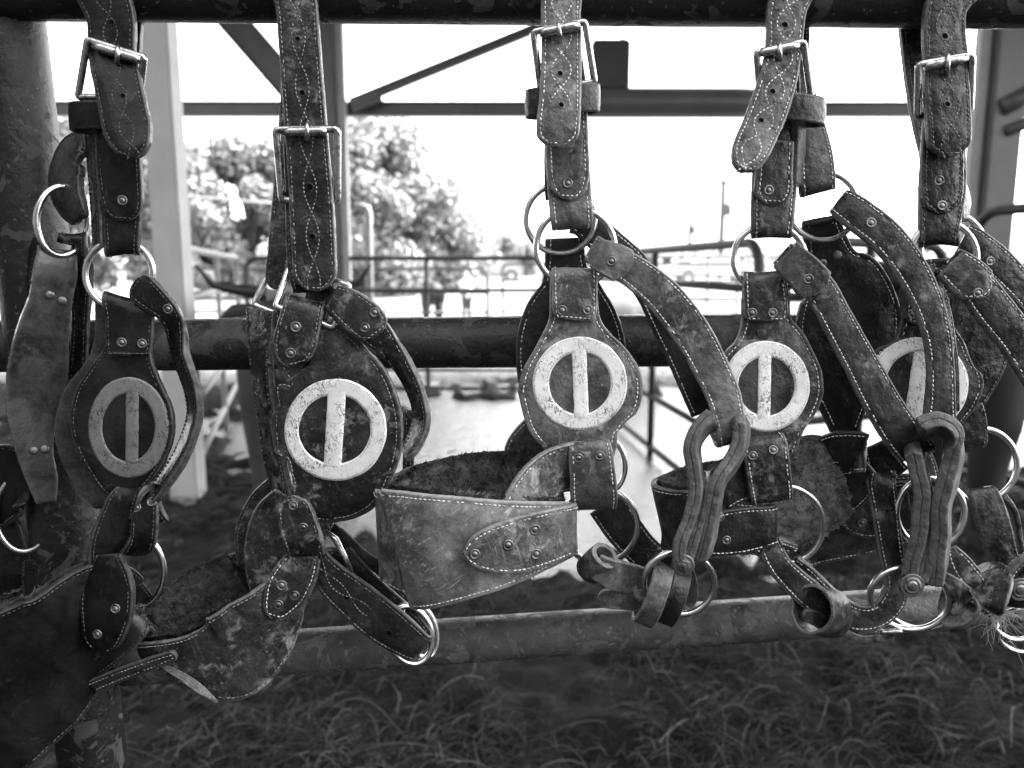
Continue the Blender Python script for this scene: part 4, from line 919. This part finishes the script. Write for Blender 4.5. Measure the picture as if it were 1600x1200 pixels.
wx = [i * 0.5 for i in range(-18, 19)]; wy = [2.6 + i * 0.5 for i in range(21)]
gridmesh('water', wx, wy, lambda x, y: 0.0, m, kind='structure', label='shallow muddy puddle reflecting the white sky', cat='water')

HAY, n, b = newmat('hay_strands'); gi = n.nodes.new('ShaderNodeNewGeometry')
n.links.new(ramp(n, gi.outputs['Random Per Island'], [(0.0, 0.010), (0.65, 0.036), (0.92, 0.08), (1.0, 0.17)]), b.inputs['Base Color']); b.inputs['Roughness'].default_value = 0.9
bm = bmesh.new(); rnd = random.Random(11)
def blade(bm, x, y, z, a, L, bend, lift, r):
    pts = []; dz = lift
    for j in range(6):
        pts.append(Vector((x, y, z))); x += math.cos(a) * L / 5; y += math.sin(a) * L / 5; z += dz * L / 5
        a += bend; dz -= lift * 0.45
        z = max(z, gz(x, y) + 0.002) if j > 1 else z
    hair(bm, pts, r, r * 0.6, 3)
clump = [(rnd.uniform(-3, 3), rnd.uniform(2.0, 5.2)) for _ in range(60)]
for k in range(42000):
    y = 1.75 + 3.9 * rnd.random() ** 1.5
    x = rnd.uniform(-1, 1) * (0.72 * y + 0.25)
    if puddle(x, y) > 0.12: continue
    if noise.noise(Vector((x * 2.2, y * 2.2, 8))) < rnd.uniform(-0.5, 0.35): continue
    blade(bm, x, y, gz(x, y) + rnd.uniform(0, 0.03), rnd.uniform(0, 6.283), rnd.choice((rnd.uniform(0.02, 0.07), rnd.uniform(0.03, 0.10), rnd.uniform(0.06, 0.22))), rnd.gauss(0, 0.09), rnd.uniform(0, 0.9), rnd.uniform(0.0007, 0.0024))
o = mk('hay', bm, HAY, None); setp(o, 'loose dry hay strands strewn over the near mud', 'hay', kind='stuff')

# ================================================================== steel building frame
STB = plain('frame_paint_dark', 0.065, 0.4, 0.2, 3)
STL = plain('frame_paint_light', 0.30, 0.6, 0.15, 3)
STG = plain('unseen_roof_metal', 0.30, 0.5, 0.15, 2)
def box(bm, c, s, rot=None, bev=0.0):
    r = bmesh.ops.create_cube(bm, size=1.0); vs = r['verts']
    for v in vs:
        v.co = Vector((v.co.x * s[0], v.co.y * s[1], v.co.z * s[2]))
        if rot: v.co = rot @ v.co
        v.co += Vector(c)
    if bev:
        es = list({e for v in vs for e in v.link_edges}); bmesh.ops.bevel(bm, geom=es, offset=bev, segments=2, affect='EDGES')
def beam(bm, a, b, wd, hd, fl=0.012):
    """I-beam between two points: web and two flanges"""
    d = (b - a); L = d.length; q = d.to_track_quat('X', 'Z').to_matrix()
    c = (a + b) / 2
    box(bm, c, (L, 0.010, hd), q)
    for s in (1, -1): box(bm, c + q @ Vector((0, 0, s * (hd / 2 - fl / 2 + 0.0))), (L, wd, fl), q)
BLOCKM = plain('light_block_dark', 0.035, 0.7, 0.3, 3)  # for the added walls out of view that block light
FR = empty('steel_building', (0, 9, 0), 'open steel frame of columns, beam and braces of the shed beyond the fence', 'building')
def col_(px, Y, wd, dp, mat):
    bm = bmesh.new(); x = (px - 800) / FPX * Y; zt = 5.2
    box(bm, (x, Y, zt / 2 - 0.1), (0.012, dp, zt + 0.2))
    for s in (1, -1): box(bm, (x + s * wd / 2, Y, zt / 2 - 0.1), (0.014, dp * 0.96, zt + 0.2))
    return mk('column', bm, mat, FR, smooth=False)
bm = bmesh.new(); xx = (277 - 800) / FPX * 4.65
box(bm, (xx, 4.65, 2.55), (0.165, 0.165, 5.3), bev=0.012); mk('column', bm, STL, FR, smooth=False, label='pale square column')
bm = bmesh.new(); x2 = (530 - 800) / FPX * 9; box(bm, (x2 - 0.03, 9.0, 2.5), (0.16, 0.20, 5.4), bev=0.01); mk('column', bm, STB, FR, smooth=False)
bm = bmesh.new(); box(bm, (x2 + 0.10, 9.03, 2.5), (0.09, 0.12, 5.4), bev=0.01); mk('column_facing', bm, STL, FR, smooth=False)
x3 = (1535 - 800) / FPX * 7
bm = bmesh.new(); box(bm, (x3, 7.0, 2.5), (0.26, 0.2, 5.4), bev=0.01); mk('column', bm, STB, FR, smooth=False)
bm = bmesh.new(); box(bm, (x3 - 0.18, 7.05, 2.5), (0.09, 0.12, 5.4), bev=0.01); mk('column_facing', bm, STL, FR, smooth=False)
bm = bmesh.new(); beam(bm, W(-600, 170, 9.2), W(2200, 172, 9.2), 0.12, 0.155); mk('beam', bm, STB, FR, smooth=False)
pipe('conduit_pipe', W(905, 161, 8.9), W(1186, 161, 8.9), 0.158, STB, FR, N=28, seg=8, dent=0)
bm = bmesh.new(); beam(bm, W(345, 10, 9.1), W(505, 195, 9.1), 0.16, 0.30); mk('brace', bm, STB, FR, smooth=False)
bm = bmesh.new(); beam(bm, W(548, 162, 9.05), W(1000, -22, 9.05), 0.08, 0.10); mk('brace', bm, STB, FR, smooth=False)
bm = bmesh.new(); box(bm, W(572, 156, 9.03), (0.34, 0.02, 0.14), Matrix.Rotation(R(-18), 3, 'Y')); mk('gusset_plate', bm, STB, FR, smooth=False)
for (a, b, r) in (((1566, 168), (1700, 100), 0.075), ((1572, 205), (1720, 150), 0.05)):
    pipe('brace', W(a[0], a[1], 6.9), W(b[0], b[1], 6.9), r, STB, FR, N=20, seg=4, dent=0)
bm = bmesh.new(); box(bm, (0, 5.35, 5.25), (22, 10.1, 0.08))
for i in range(8): box(bm, (0, 0.6 + i * 1.25, 5.12), (22, 0.07, 0.17))
mk('roof', bm, STG, FR, smooth=False)  # unseen roof, sized to shade the ground and open the sky behind
bm = bmesh.new(); box(bm, (-3.2, -2.3, 2.2), (0.08, 8.0, 4.4)); mk('side_light_block', bm, BLOCKM, FR, smooth=False)  # added wall out of view, cuts light from the left
bm = bmesh.new(); box(bm, (0.6, -4.2, 2.6), (7.6, 0.08, 5.2)); mk('rear_light_block', bm, BLOCKM, FR, smooth=False)  # added dark wall behind the camera, leaves light from above only

bm = bmesh.new(); q = W(953, 104, 8.95)
box(bm, q, (0.40, 0.26, 0.50), bev=0.02); box(bm, q + Vector((-0.02, -0.135, 0.02)), (0.30, 0.02, 0.36), bev=0.005); box(bm, q + Vector((0.13, 0, 0.26)), (0.05, 0.05, 0.04))
o = mk('speaker_box', bm, plain('box_black', 0.022, 0.5, 0.2, 5), None, smooth=False, loc=q); setp(o, 'black box standing on the thick pipe of the steel beam', 'speaker')

# ================================================================== livestock panels
PN = plain('panel_pipe', 0.018, 0.6, 0.3, 8); PNL = plain('panel_pipe_pale', 0.22, 0.45, 0.2, 8)
def pen(label, x0, y0, x1, y1, h0, h1, mat, rails=(0.05, 0.33, 0.62, 0.88), rad=0.027, ups=(0.5,)):
    a, b = Vector((x0, y0, 0)), Vector((x1, y1, 0)); root = empty('livestock_panel', a, label, 'panel', 'pipe livestock panels around the pen')
    pts = []; c = 0.14
    def pp(t, z): q = a.lerp(b, t); return Vector((q.x, q.y, z))
    L = (b - a).length; e = c / L
    corner = lambda t0, s, hh: [pp(t0 + s * e * (1 - math.cos(k * math.pi / 8)), hh - c * (1 - math.sin(k * math.pi / 8))) for k in range(5)]
    pts = [pp(0, 0.0), pp(0, h0 * 0.5)] + corner(0, 1, h0) + [pp(0.5, (h0 + h1) / 2)] + corner(1, -1, h1)[::-1] + [pp(1, h1 * 0.5), pp(1, 0.0)]
    q = []
    for i in range(len(pts) - 1):
        for k in range(3): q.append(pts[i].lerp(pts[i + 1], k / 3))
    q.append(pts[-1]); tube('hoop_frame', q, rad, mat, root, closed=False, N=10)
    for z in rails:
        za, zb = z * h0, z * h1
        tube('rail', [pp(0, za), pp(0.5, (za + zb) / 2), pp(1, zb)], rad * 0.85, mat, root, closed=False, N=8)
    for u in ups:
        tube('upright', [pp(u, 0.0), pp(u, h0 * (1 - u) + h1 * u)], rad * 0.9, mat, root, closed=False, N=8)
    return root
pen('pale panel slanting away beside the pale square column', -1.98, 4.8, -3.08, 9.0, 1.55, 1.49, PNL, rails=(0.12, 0.36, 0.62, 0.8))
pen('straight dark panel across the middle, behind the second halter', -2.98, 9.0, 0.36, 9.0, 1.48, 1.48, PN, rails=(0.015, 0.15, 0.5, 0.76), ups=(0.30, 0.605))
pen('panel running nearer, right of the centre halter', 0.70, 8.8, 1.26, 4.1, 1.50, 1.57, PN, rails=(0.05, 0.3, 0.55, 0.85), ups=(0.62,))
pen('panel between the fourth and the last halter', 1.40, 4.1, 2.42, 4.5, 1.58, 1.56, PN, rails=(0.15, 0.4, 0.62, 0.82))
pen('tall panel slanting toward the fence at the right edge', 2.52, 4.4, 3.0, 2.6, 1.74, 1.74, PN, rails=(0.2, 0.4, 0.62, 0.82), rad=0.028)
pen('long low panel far behind the right halters', 0.9, 13.0, 5.2, 12.0, 1.5, 1.5, PNL, rails=(0.3, 0.55, 0.8))
pen('far straight panel low behind the second halter', -6.2, 13.5, -0.4, 13.2, 1.3, 1.3, PN, rails=(0.2, 0.45, 0.7), ups=(0.33, 0.66))
pen('farthest panel right of the far calf and person', -0.2, 17.0, 4.5, 16.0, 1.35, 1.35, PN, rails=(0.25, 0.5, 0.75), ups=(0.33, 0.66))
rt = empty('pipe_hoop', (-1.8, 9.6, 0), 'pale upright pipe with a bent top beside the big tree', 'pipe')
q = [W(576, 420, 9.6), W(576, 380, 9.6), W(576, 335, 9.6), W(574, 326, 9.6), W(566, 323, 9.6), W(552, 323, 9.6)]
q[0].z = 0
tube('post', q, 0.045, PNL, rt, closed=False, N=10)

# ================================================================== animals and a person (one continuous skin each)
def body(name, parts, mat, loc, rz, parent=None, vox=0.02, sc=1.0):
    """parts: chains of (x,y,z,r) joints along which tapering tubes run; joined by a voxel remesh into one surface"""
    bm = bmesh.new()
    for ch in parts:
        q = []
        for i in range(len(ch) - 1):
            a, b = ch[i], ch[i + 1]
            for k in range(6):
                f = k / 6; q.append(tuple(a[j] + (b[j] - a[j]) * f for j in range(4)))
        q.append(ch[-1]); pts = [Vector(p[:3]) * sc for p in q]; rs = [p[3] * sc for p in q]
        t = tube('x', pts, 1, None, None, closed=False, N=14, rads=rs)
        me = bpy.data.meshes.new('tmp'); t.to_mesh(me); bm.from_mesh(me); t.free(); bpy.data.meshes.remove(me)
        for p, r in ((pts[0], rs[0]), (pts[-1], rs[-1])):
            s = bmesh.ops.create_uvsphere(bm, u_segments=12, v_segments=8, radius=r * 0.98)
            for v in s['verts']: v.co += p
    me = bpy.data.meshes.new(name); bm.to_mesh(me); bm.free(); me.materials.append(mat)
    o = bpy.data.objects.new(name, me); COL.objects.link(o)
    rm = o.modifiers.new('join', 'REMESH'); rm.mode = 'VOXEL'; rm.voxel_size = vox; rm.use_smooth_shade = True
    sm = o.modifiers.new('soften', 'SMOOTH'); sm.iterations = 6; sm.factor = 0.5
    if parent: o.parent = parent
    else: o.location = loc; o.rotation_euler = (0, 0, rz)
    return o
def cow(label, loc, rz, mat, sc=1.0, horns=0.0, headup=0.0, vox=0.02, hornmat=None, cat='cow'):
    root = empty('cow', loc, label, cat); root.rotation_euler = (0, 0, rz)
    P_ = [[(-0.72, 0, 1.04, .20), (-0.55, 0, 1.02, .29), (-0.1, 0, 0.94, .36), (0.3, 0, 0.96, .33), (0.6, 0, 1.02, .27), (0.72, 0, 1.04, .2)],
          [(0.62, 0, 1.08, .22), (0.85, 0, 1.14 + headup * .5, .17), (1.02, 0, 1.18 + headup, .13)],
          [(1.0, 0, 1.20 + headup, .125), (1.13, 0, 1.14 + headup, .115), (1.33, 0, 1.0 + headup, .075), (1.38, 0, 0.96 + headup, .07)]]
    for s in (1, -1):
        P_.append([(0.55, s * .17, 0.88, .14), (0.53, s * .19, 0.62, .11), (0.55, s * .19, 0.40, .08), (0.53, s * .19, 0.12, .06), (0.56, s * .19, 0.03, .055)])
        P_.append([(-0.6, s * .17, 0.95, .19), (-0.52, s * .19, 0.72, .14), (-0.72, s * .19, 0.46, .085), (-0.66, s * .19, 0.14, .06), (-0.62, s * .19, 0.03, .055)])
        P_.append([(1.0, s * .12, 1.25 + headup, .03), (0.98, s * .27, 1.22 + headup, .045), (0.98, s * .33, 1.19 + headup, .015)])
    P_.append([(-0.88, 0, 1.12, .03), (-0.95, 0, 0.9, .022), (-0.95, 0, 0.5, .02), (-0.95, 0, 0.34, .045)])
    body('body', P_, mat, None, 0, root, vox, sc)
    if horns:
        for s in (1, -1):
            q = [Vector((1.0, s * .10, 1.31 + headup)), Vector((1.0, s * (.2 + .1 * horns), 1.33 + headup)), Vector((1.03, s * (.28 + .3 * horns), 1.36 + headup)), Vector((1.08, s * (.30 + .5 * horns), 1.46 + headup))]
            q = [v * sc for v in q]; pts = [q[0].lerp(q[1], k / 3) for k in range(3)] + [q[1].lerp(q[2], k / 3) for k in range(3)] + [q[2].lerp(q[3], k / 4) for k in range(5)]
            bmh = tube('horn', pts, 1, None, None, closed=False, N=10, rads=[0.042 * sc * (1 - 0.085 * k) for k in range(len(pts))])
            me = bpy.data.meshes.new('horn'); bmh.to_mesh(me); bmh.free(); me.materials.append(hornmat or mat)
            for p in me.polygons: p.use_smooth = True
            h = bpy.data.objects.new('horn', me); COL.objects.link(h); h.parent = root
    return root
HD = plain('hide_grey', 0.022, 0.8, 0.6, 4); HB = plain('hide_black', 0.004, 0.7, 0.3, 5); HBR = plain('hide_pale', 0.08, 0.8, 0.4, 4)
HORN = plain('horn_dark', 0.012, 0.5, 0.3, 10)
cow('grey horned steer standing behind the second halter', (-1.42, 5.1, 0.0), R(-75), HD, 1.0, horns=0.25, hornmat=HORN, cat='steer')
cow('black cow standing close behind the rightmost halter', (2.95, 4.1, 0.0), R(185), HB, 1.12)
cow('small dark calf far off right of the second halter', (-1.75, 17.5, 0.0), R(100), HB, 0.75, vox=0.03, cat='calf')
cow('pale and dark calf just right of the centre halter', (1.25, 10.0, 0.0), R(215), HBR, 0.85, vox=0.03, cat='calf')
def person(label, loc, rz, h, shirt, trousers):
    k = h / 1.75
    P_ = [[(0, 0, 1.0, .14), (0, 0, 1.2, .15), (0, 0, 1.4, .15), (0, 0, 1.5, .06), (0, 0, 1.58, .07), (0, 0, 1.66, .095)]]
    for s in (1, -1):
        P_.append([(s * .16, 0, 1.42, .06), (s * .22, .02, 1.15, .045), (s * .22, -.06, .9, .035), (s * .22, -.08, .82, .03)])
        P_.append([(s * .09, 0, .98, .10), (s * .1, 0, .52, .06), (s * .1, .01, .1, .045), (s * .1, -.12, .04, .04)])
    root = empty('person', loc, label, 'person'); root.rotation_euler = (0, 0, rz)
    body('body', P_, plain('skin', 0.3, 0.6), None, 0, root, 0.02, k)
    body('shirt', [[(0, 0, .98, .155), (0, 0, 1.2, .165), (0, 0, 1.44, .165)]] + [[(s * .16, 0, 1.43, .075), (s * .22, .02, 1.12, .06)] for s in (1, -1)], shirt, None, 0, root, 0.02, k)
    body('trousers', [[(s * .09, 0, .98, .12), (s * .1, 0, .52, .08), (s * .1, .01, .1, .065)] for s in (1, -1)], trousers, None, 0, root, 0.02, k)
person('small person in a white shirt and dark trousers, far off between second and centre halters', (-1.05, 18.5, 0), R(20), 1.12, plain('cloth_white', 0.8, 0.8), plain('cloth_dark', 0.04, 0.8))

# ================================================================== parked vehicles and far buildings
CW = plain('car_white', 0.30, 0.25, 0.05, 1); CG = plain('car_glass', 0.03, 0.1, 0.05, 1); TY = plain('tyre', 0.02, 0.8); CS = plain('car_silver', 0.45, 0.25, 0.05, 1); RM = plain('rim', 0.6, 0.3, 0.1, 5, 1.0)
def car(label, x, y, mat, truck, rz=0.0):
    root = empty('parked_car', (x, y, 0.0), label, 'car', 'vehicles parked beyond the pen'); root.rotation_euler = (0, 0, rz)
    if truck: pr = [(-2.6, .45), (-2.6, 1.0), (-0.9, 1.02), (-0.7, 1.6), (0.7, 1.62), (1.2, 1.08), (2.5, .98), (2.6, .5)]
    else: pr = [(-2.3, .4), (-2.25, 1.0), (-1.7, 1.45), (0.5, 1.48), (1.2, 1.0), (2.2, .85), (2.3, .4)]
    bm = bmesh.new(); A = [bm.verts.new((p[0], -.88, p[1])) for p in pr]; B = [bm.verts.new((p[0], .88, p[1])) for p in pr]
    for v in A + B:
        if v.co.z > 1.2: v.co.y *= 0.84
    bm.faces.new(A); bm.faces.new(B[::-1])
    for i in range(len(pr)): bm.faces.new((A[i], B[i], B[(i + 1) % len(pr)], A[(i + 1) % len(pr)]))
    bmesh.ops.recalc_face_normals(bm, faces=bm.faces); bmesh.ops.bevel(bm, geom=list(bm.edges), offset=0.05, segments=2, affect='EDGES')
    def loc(name, bm, mt, par):
        me = bpy.data.meshes.new(name); bm.to_mesh(me); bm.free(); me.materials.append(mt); o = bpy.data.objects.new(name, me); COL.objects.link(o); o.parent = par; return o
    loc('body', bm, mat, root)
    for (u0, u1) in ((-0.55, 0.0), (0.1, 0.75)) if truck else ((-1.6, -0.7), (-0.6, 0.35)):
        bm = bmesh.new(); box(bm, ((u0 + u1) / 2, -.80, 1.27), (u1 - u0, 0.06, 0.3), Matrix.Rotation(R(-12), 3, 'X')); loc('window', bm, CG, root)
    for u in (-1.55, 1.6):
        for s in (1, -1):
            bm = bmesh.new(); bmesh.ops.create_cone(bm, segments=24, radius1=.36, radius2=.36, depth=.24, cap_ends=True, matrix=Matrix.Translation((u, s * .80, .36)) @ Matrix.Rotation(R(90), 4, 'X'))
            wl = loc('wheel', bm, TY, root)
            bm = bmesh.new(); bmesh.ops.create_cone(bm, segments=20, radius1=.2, radius2=.17, depth=.27, cap_ends=True, matrix=Matrix.Translation((u, s * .80, .36)) @ Matrix.Rotation(R(90), 4, 'X')); loc('rim', bm, RM, wl)
    return root
car('white pickup parked beyond the pen, just right of the second halter', -5.6, 44, CW, True)
car('white car parked beyond the pen left of the centre halter', -1.6, 48, CW, False, R(180))
car('silver car parked at the left, seen behind the pale panel', -16.5, 43, CS, False)
car('pale pickup parked at the right behind the fourth halter', 11.5, 46, CS, True, R(180))
def housef(label, x, y, wd, dp, h, rh, wall, roof):
    root = empty('house', (x, y, 0), label, 'house')
    bm = bmesh.new(); box(bm, (x, y, h / 2), (wd, dp, h)); mk('wall', bm, wall, root, smooth=False)
    bm = bmesh.new(); e = 0.4
    v = [bm.verts.new(p) for p in ((x - wd / 2 - e, y - dp / 2 - e, h), (x + wd / 2 + e, y - dp / 2 - e, h), (x + wd / 2 + e, y + dp / 2 + e, h), (x - wd / 2 - e, y + dp / 2 + e, h), (x - wd / 5, y, h + rh), (x + wd / 5, y, h + rh))]
    for f in ((0, 1, 5, 4), (1, 2, 5), (2, 3, 4, 5), (3, 0, 4), (0, 3, 2, 1)): bm.faces.new([v[i] for i in f])
    mk('roof', bm, roof, root, smooth=False)
    for k in (-0.3, 0.3):
        bm = bmesh.new(); box(bm, (x + wd * k, y - dp / 2, h * 0.55), (wd * .16, 0.1, h * .35)); mk('window', bm, CG, root, smooth=False)
    bm = bmesh.new(); box(bm, (x, y - dp / 2, 1.05), (1.0, 0.12, 2.1)); mk('door', bm, STB, root, smooth=False)
housef('far pale house with a hipped grey roof right of the centre halter', 11.6, 70, 4.6, 5, 2.1, 1.9, plain('house_wall', 0.7, 0.8, 0.1, 1), plain('house_roof', 0.22, 0.8, 0.2, 1))
WD = plain('pole_wood', 0.10, 0.9, 0.2, 2)
def upole(label, px, Y, top, arm):
    x = (px - 800) / FPX * Y; zt = 1.5 + (400 - top) / FPX * Y; root = empty('utility_pole', (x, Y, 0), label, 'utility pole')
    tube('pole', [Vector((x, Y, 0)), Vector((x, Y, zt / 2)), Vector((x, Y, zt))], 0.20, WD, root, closed=False, N=10)
    bm = bmesh.new(); box(bm, (x, Y - .15, zt - 0.25), (arm, 0.12, 0.14)); mk('crossarm', bm, WD, root, smooth=False)
    bm = bmesh.new(); bmesh.ops.create_cone(bm, segments=14, radius1=.22, radius2=.22, depth=.8, cap_ends=True, matrix=Matrix.Translation((x + .3, Y - .2, zt - 1.9))); mk('transformer', bm, WD, root)
upole('tall utility pole with a crossarm between the centre and fourth halters', 1122, 52, 284, 1.6)
upole('shorter, farther utility pole left of the tall one', 1073, 80, 330, 1.3)
bm = tube('power_line', [W(262 + 20 * i, 302 + 1.9 * i + 0.05 * (i - 8) ** 2, 22) for i in range(12)], 0.03, None, None, closed=False, N=6)
o = mk('power_line', bm, STL, None, loc=W(300, 310, 22)); setp(o, 'pale overhead cable crossing in front of the left trees', 'cable')

# ================================================================== trees
BARK = plain('bark', 0.10, 0.9, 0.3, 3)
def leafmat(name, a, b_):
    m, n, b = newmat(name); gi = n.nodes.new('ShaderNodeNewGeometry')
    n.links.new(ramp(n, gi.outputs['Random Per Island'], [(0.0, a), (1.0, b_)]), b.inputs['Base Color'])
    b.inputs['Roughness'].default_value = 0.55
    b.inputs['Transmission Weight'].default_value = 0.0
    return m
LF2 = leafmat('leaves_pale', 0.11, 0.24)
def tree(label, px, Y, ptop, wpx, mat, nleaf, seed, cx0=0.30, lsz=0.10):
    rnd = random.Random(seed); x = (px - 800) / FPX * Y; zt = 1.5 + (400 - ptop) / FPX * Y; rw = wpx / FPX * Y / 2
    root = empty('tree', (x, Y, 0), label, 'tree', 'trees behind the pen')
    bm = bmesh.new(); blobs = []
    def limb(a, b, r0, r1):
        t = tube('x', [a.lerp(b, k / 4) + noise.noise_vector((a.lerp(b, k / 4)) * .7) * 0.15 * (0 < k < 4) for k in range(5)], 1, None, None, closed=False, N=7, rads=[r0 + (r1 - r0) * k / 4 for k in range(5)])
        me = bpy.data.meshes.new('tmp'); t.to_mesh(me); bm.from_mesh(me); t.free(); bpy.data.meshes.remove(me)
    limb(Vector((x, Y, -0.1)), Vector((x, Y, zt * 0.5)), zt * 0.03, zt * 0.02)
    for k in range(44):
        a = rnd.uniform(0, 6.283); u = rnd.uniform(0, 1); rr = rw * (0.25 + 0.75 * math.sqrt(rnd.random())) * math.sin(math.pi * (0.18 + 0.72 * u))
        c = Vector((x + math.cos(a) * rr, Y + math.sin(a) * rr * 0.8, zt * (cx0 * 0.45 + (0.95 - cx0 * .45) * u)))
        blobs.append((c, rw * rnd.uniform(0.18, 0.40)))
        limb(Vector((x, Y, zt * rnd.uniform(.2, .5))), c, zt * 0.010, zt * 0.003)
    mk('trunk', bm, BARK, root)
    vs = []; fs = []
    for k in range(nleaf):
        c, r = rnd.choice(blobs)
        d = Vector((rnd.gauss(0, 1), rnd.gauss(0, 1), rnd.gauss(0, .8))); d = d.normalized() * r * rnd.random() ** 0.4
        p = c + d
        if p.z > zt: continue
        s = lsz * rnd.uniform(0.6, 1.5); u = Vector((rnd.gauss(0, 1), rnd.gauss(0, 1), rnd.gauss(0, 1))).normalized(); v = u.orthogonal().normalized() * s * .6; u = u * s
        b0 = len(vs); vs += [p - u, p + v, p + u, p - v]; fs.append((b0, b0 + 1, b0 + 2, b0 + 3))
    me = bpy.data.meshes.new('crown'); me.from_pydata([v - root.location for v in vs], [], fs); me.materials.append(mat)
    o = bpy.data.objects.new('crown', me); COL.objects.link(o); o.parent = root
tree('broad leafy tree rising highest, right of the second halter', 580, 30, 192, 240, LF2, 46000, 1)
tree('rounded tree seen between the first and second halters, near the pale column', 285, 27, 232, 170, LF2, 30000, 2)
tree('tree close to the left edge of the second halter strap', 400, 29, 228, 190, LF2, 32000, 3)
tree('low tree at the right foot of the broad leafy tree', 665, 36, 318, 190, LF2, 24000, 4)
tree('tree behind the dark halter and the rusty post', 110, 27, 190, 230, LF2, 9000, 5)
tree('small far tree on the horizon just left of the centre halter', 790, 60, 366, 120, LF2, 9000, 6, lsz=0.16)
def wood(px0, px1, Y, top, seed):
    rnd = random.Random(seed); vs = []; fs = []
    for k in range(16000):
        px = rnd.uniform(px0, px1); x = (px - 800) / FPX * Y; h = (400 - top) / FPX * Y + 1.5
        hh = h * (0.75 + 0.5 * noise.noise(Vector((x * .18, 0, seed))) + 0.25 * noise.noise(Vector((x * .6, 3, seed))))
        p = Vector((x, Y + rnd.uniform(-3, 3), rnd.random() ** 0.6 * hh)); s = rnd.uniform(.15, .45)
        u = Vector((rnd.gauss(0, 1), rnd.gauss(0, 1), rnd.gauss(0, 1))).normalized(); v = u.orthogonal().normalized() * s * .6; u = u * s
        b0 = len(vs); vs += [p - u, p + v, p + u, p - v]; fs.append((b0, b0 + 1, b0 + 2, b0 + 3))
    me = bpy.data.meshes.new('far_woods'); me.from_pydata(vs, [], fs); me.materials.append(LF2)
    o = bpy.data.objects.new('far_woods', me); COL.objects.link(o); setp(o, 'low line of far woods along the horizon', 'woods', kind='stuff')
wood(-400, 2100, 75, 384, 5)
